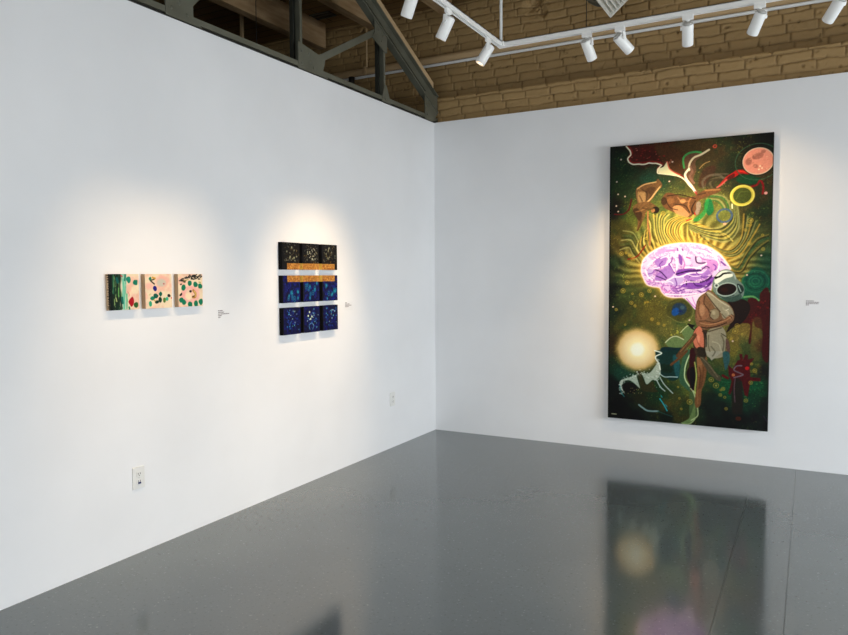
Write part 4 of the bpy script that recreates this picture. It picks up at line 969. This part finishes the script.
# nine dark canvases in a three by three block
CW = .197
BY = [(-2.376, -2.376+CW), (-2.147, -2.147+CW), (-1.912, -1.912+CW)]
BZ = [(1.602, 1.795), (1.365, 1.560), (1.137, 1.330)]
rowname = ('black with pale gold flecks, %s of top row', 'blue below a gold band, %s of middle row', 'navy with pale dots, %s of bottom row')
colname = ('left', 'centre', 'right')
def dark(row, colm):
    s = Art(84, 84, ((0,0),(100,0),(100,100),(0,100)), 100, (12,11,16)); r = random.Random(row*10+colm+1)
    n = fbm(s.X/7, s.Y/7, 80+row*3+colm); K = lambda *p: list(p)
    if row == 0:
        s.c = s.c+np.clip((n-.55)*3, 0, 1)[..., None]*np.array((60,46,20))
        for _ in range(90):
            x, y = r.uniform(12, 96), r.uniform(4, 76); a = r.uniform(0, 3.1); l = r.uniform(1, 3.4)
            s.stroke(K((x-l*math.cos(a), y-l*math.sin(a)), (x+l*math.cos(a), y+l*math.sin(a))), r.uniform(1, 2.2), r.choice([(190,160,90),(120,90,40),(210,204,170),(150,150,130),(96,70,30)]), r.uniform(.4, .95), 1.2)
        if colm == 1:
            for _ in range(26):
                x = r.uniform(30, 84); y = 26+abs(x-56)*-.1+r.uniform(-4, 40); s.ell((x, y), r.uniform(1.5,3), r.uniform(1,2.4), (226,220,190), .9)
        else:
            for _ in range(9): s.ell((r.uniform(22, 88), r.uniform(12, 66)), r.uniform(2.6,4.6), r.uniform(3,5), (200,196,160), .75, 2)
    elif row == 1:
        k = np.clip((n-.3)*2.2, 0, 1)[..., None]; s.c = np.array((14,14,60))*(1-k)+np.array((30,42,128))*k
        for _ in range(60):
            x, y = r.uniform(10, 97), r.uniform(20, 97); s.ell((x, y), r.uniform(1,2.6), r.uniform(1,3), r.choice([(8,8,30),(50,80,170),(60,40,120),(20,20,80)]), .7, 1.5)
        for _ in range(10):
            x, y = r.uniform(18, 90), r.uniform(28, 92); s.ell((x, y), r.uniform(4,6.5), r.uniform(6,10), (34,124,148), .85, 2, ring=r.choice([None, 3])); s.ell((x, y), 2, 3, (90,190,180), .7, 1.5)
    else:
        k = np.clip((n-.3)*2.0, 0, 1)[..., None]; s.c = np.array((10,10,52))*(1-k)+np.array((24,32,120))*k
        for _ in range(46):
            a = r.uniform(0, 6.3); x, y = 55+r.uniform(6, 40)*math.cos(a), 52+r.uniform(4, 36)*math.sin(a)
            s.stroke(K((x-3, y+r.uniform(-3,3)), (x+3, y+r.uniform(-3,3))), 1.8, (50,90,170), .55, 1.2)
        for _ in range(26):
            x, y = r.uniform(22, 90), r.uniform(10, 84); s.ell((x, y), r.uniform(1.4,3), r.uniform(1.6,3.6), r.choice([(70,150,180),(190,214,200),(120,190,190),(50,110,180)]), .85, 1.2)
        if colm == 1:
            for x, y in ((38,22),(30,36),(52,40),(44,48)): s.ell((x, y), 4, 4, (226,230,190), .95, 1.5)
            s.stroke(K((40,88),(34,74),(48,64),(62,74),(56,88)), 3, (120,170,190), .8)
    # black margin painted down the left side
    ml = np.clip((7-s.X/.84)/3, 0, 1)[..., None]; s.c = s.c*(1-ml)+np.array((10,9,14))*ml
    if row < 2:      # gold band
        x0 = 28 if colm == 0 else -5; x1 = 82 if colm == 2 else 105
        y0, y1 = (76, 101) if row == 0 else (-1, 24)
        X, Y = s.X/.84, s.Y/.84; m = ((X > x0) & (X < x1) & (Y > y0) & (Y < y1)).astype(float)[..., None]
        f = fbm(s.X/2.6, s.Y/2.6, 120+colm+row*5)[..., None]; g = np.array((198,150,84))*(.62+.62*f)
        s.c = s.c*(1-m)+g*m
        for _ in range(26):
            x, y = r.uniform(max(x0, 2)+3, min(x1, 99)-3), r.uniform(y0+3, y1-3); s.ell((x, y), 2.4, 2, (142,86,34), .7, 1, ring=1.2)
    return s
M['gold'] = mat('gold_ochre_band', (255, 196, 70), .5)
for rw in range(3):
    for cm in range(3):
        (a0, a1), (z0, z1) = BY[cm], BZ[rw]
        lab = 'small square canvas, ' + rowname[rw] % colname[cm]
        t = canvas_thing('dark_canvas', lab, 'painting', 'block of nine dark square canvases', 'left', a0, a1, z0, z1, 0.004, .031, dark(rw, cm).finish(1.05, 1.35, 1.05, (.9, .98, 1.05)), M['matte_paint'], M['blackside'])
        if rw < 2 and cm > 0:
            sd = [c for c in COL.objects if c.parent == t and c.name.startswith('canvas_side')][0]
            q0, q1 = (z0, z0+.24*(z1-z0)) if rw == 0 else (z1-.24*(z1-z0), z1)
            o = MB().box((.0045, a0-.0007, q0), (.0345, a0-.0001, q1)).build('gold_band', M['gold'], sd); o['label'] = 'gold band wrapping round the canvas side'

# ------------------------------------------------------------------ outlets and wall labels
def outlet(y, z, label, odd):
    t = empty('power_outlet', (0, y, z)); tag(t, label, 'outlet', 'white wall outlets')
    MB().box((0, y-.039, z-.062), (.009, y+.039, z+.062), .003).build('cover_plate', M['plate'], t)
    for k, s in enumerate((1, -1)):
        zc = z + s*.021
        r = MB().box((.009, y-.0165, zc-.0145), (.0125, y+.0165, zc+.0145), .0015).build('socket', M['plate'], t)
        dm = M['slot']
        MB().box((.0122, y-.0085, zc-.002), (.0131, y-.0055, zc+.008)).build('slot', dm, r)
        MB().box((.0122, y+.0050, zc-.002), (.0131, y+.0080, zc+.008)).build('slot', dm, r)
        if odd and k == 1:
            o = MB().box((.0122, y-.010, zc-.012), (.019, y+.006, zc-.002), .001).build('plug_insert', M['navyplug'], r); o['label'] = 'small navy insert in the lower socket'
        else:
            MB().lathe((.0122, y, zc-.008), (1, 0, 0), [(0, .003), (.0009, .003), (.0009, 0)], 10).build('ground_hole', dm, r)
    MB().lathe((.009, y, z), (1, 0, 0), [(0, .0035), (.0012, .003), (.0013, 0)], 10).build('screw', M['whitecap'], t)
outlet(-3.605, 0.430, 'white double outlet low on the left wall below the small pale canvases', True)
outlet(-0.847, 0.443, 'white double outlet low on the left wall near the room corner', False)

def caption(plane, c, z, rows, label):
    def bx(a0, a1, z0, z1, d0, d1):
        return ((d0, a0, z0), (d1, a1, z1)) if plane == 'left' else ((a0, -d1, z0), (a1, -d0, z1))
    x0, x1 = c-.055, c+.055
    t = MB().box(*bx(x0, x1, z-.036, z+.036, 0, .0015)).build('wall_label', M['card'], origin=(0, c, z) if plane == 'left' else (c, 0, z))
    tag(t, label, 'label', 'small printed wall labels')
    rnd = random.Random(int(c*100))
    for k, (a, l) in enumerate(rows):
        m = MB(); xx = x0+.006+a; zz = z+.026-k*.0105; end = xx+l
        while xx < end:
            w = rnd.uniform(.004, .012); m.box(*bx(xx, min(xx+w, end), zz-.003, zz+.003, .0015, .0019)); xx += w+.0025
        m.build('text_line', M['ink'], t)
caption('left', -2.913, 1.312, ((0, .040), (0, .050), (.0, .095), (0, .030), (0, .018)), 'small white printed label right of the three small pale canvases')
caption('left', -1.515, 1.312, ((0, .025), (0, .06), (0, .085), (0, .05)), 'small white printed label right of the nine dark blue canvases')
caption('right', 3.317, 1.312, ((0, .055), (0, .09), (0, .085), (0, .020)), 'small white printed label right of the large painting')

# ------------------------------------------------------------------ daylight
def area(name, loc, rot, sx, sy, e, col):
    ld = bpy.data.lights.new(name, 'AREA'); ld.shape = 'RECTANGLE'; ld.size = sx; ld.size_y = sy; ld.energy = e; ld.color = col
    o = bpy.data.objects.new(name, ld); o.location = loc; o.rotation_euler = rot; COL.objects.link(o); return o
E_SIDE = (70, 410); E_FRONT = 115; TILT = math.radians(22)
DAY = (0.92, 0.965, 1.0)
for (a, b_) in SW:
    o = area('window_daylight', (8.35, (a+b_)/2, 2.0), (PI/2-TILT, 0, PI/2), b_-a+.5, 2.7, E_SIDE[SW.index((a, b_))], DAY)
    o.data.spread = math.radians(150)
for (a, b_) in wins:
    area('window_daylight', ((a+b_)/2, -11.7, 2.0), (PI/2-TILT, 0, 0), b_-a, 2.7, E_FRONT, DAY)

w = bpy.data.worlds.new('sky'); bpy.context.scene.world = w; w.use_nodes = True
bg = w.node_tree.nodes['Background']; bg.inputs['Color'].default_value = (0.75, 0.87, 1.0, 1); bg.inputs['Strength'].default_value = 0.4

# ------------------------------------------------------------------ camera
yaw, pitch, roll, fpx = 0.49904970, -0.0584584827, -0.00628414473, 708.182691
cy, sy = math.cos(yaw), math.sin(yaw)
F = Vector((-sy*math.cos(pitch), cy*math.cos(pitch), math.sin(pitch)))
r0 = Vector((cy, sy, 0)); u0 = r0.cross(F)
r2 = r0*math.cos(roll) + u0*math.sin(roll); u2 = -r0*math.sin(roll) + u0*math.cos(roll)
cd = bpy.data.cameras.new('camera'); cam = bpy.data.objects.new('camera', cd); COL.objects.link(cam)
mw = Matrix((( r2.x, u2.x, -F.x, 3.29357654), (r2.y, u2.y, -F.y, -6.27606948), (r2.z, u2.z, -F.z, 1.55), (0, 0, 0, 1)))
cam.matrix_world = mw
cd.sensor_fit = 'HORIZONTAL'; cd.sensor_width = 36; cd.lens = 36*fpx/848; cd.clip_start = 0.05
sc = bpy.context.scene; sc.camera = cam
sc.view_settings.view_transform = 'Standard'; sc.view_settings.look = 'None'; sc.view_settings.gamma = 1.0
sc.view_settings.use_curve_mapping = False; sc.view_settings.exposure = 0.14
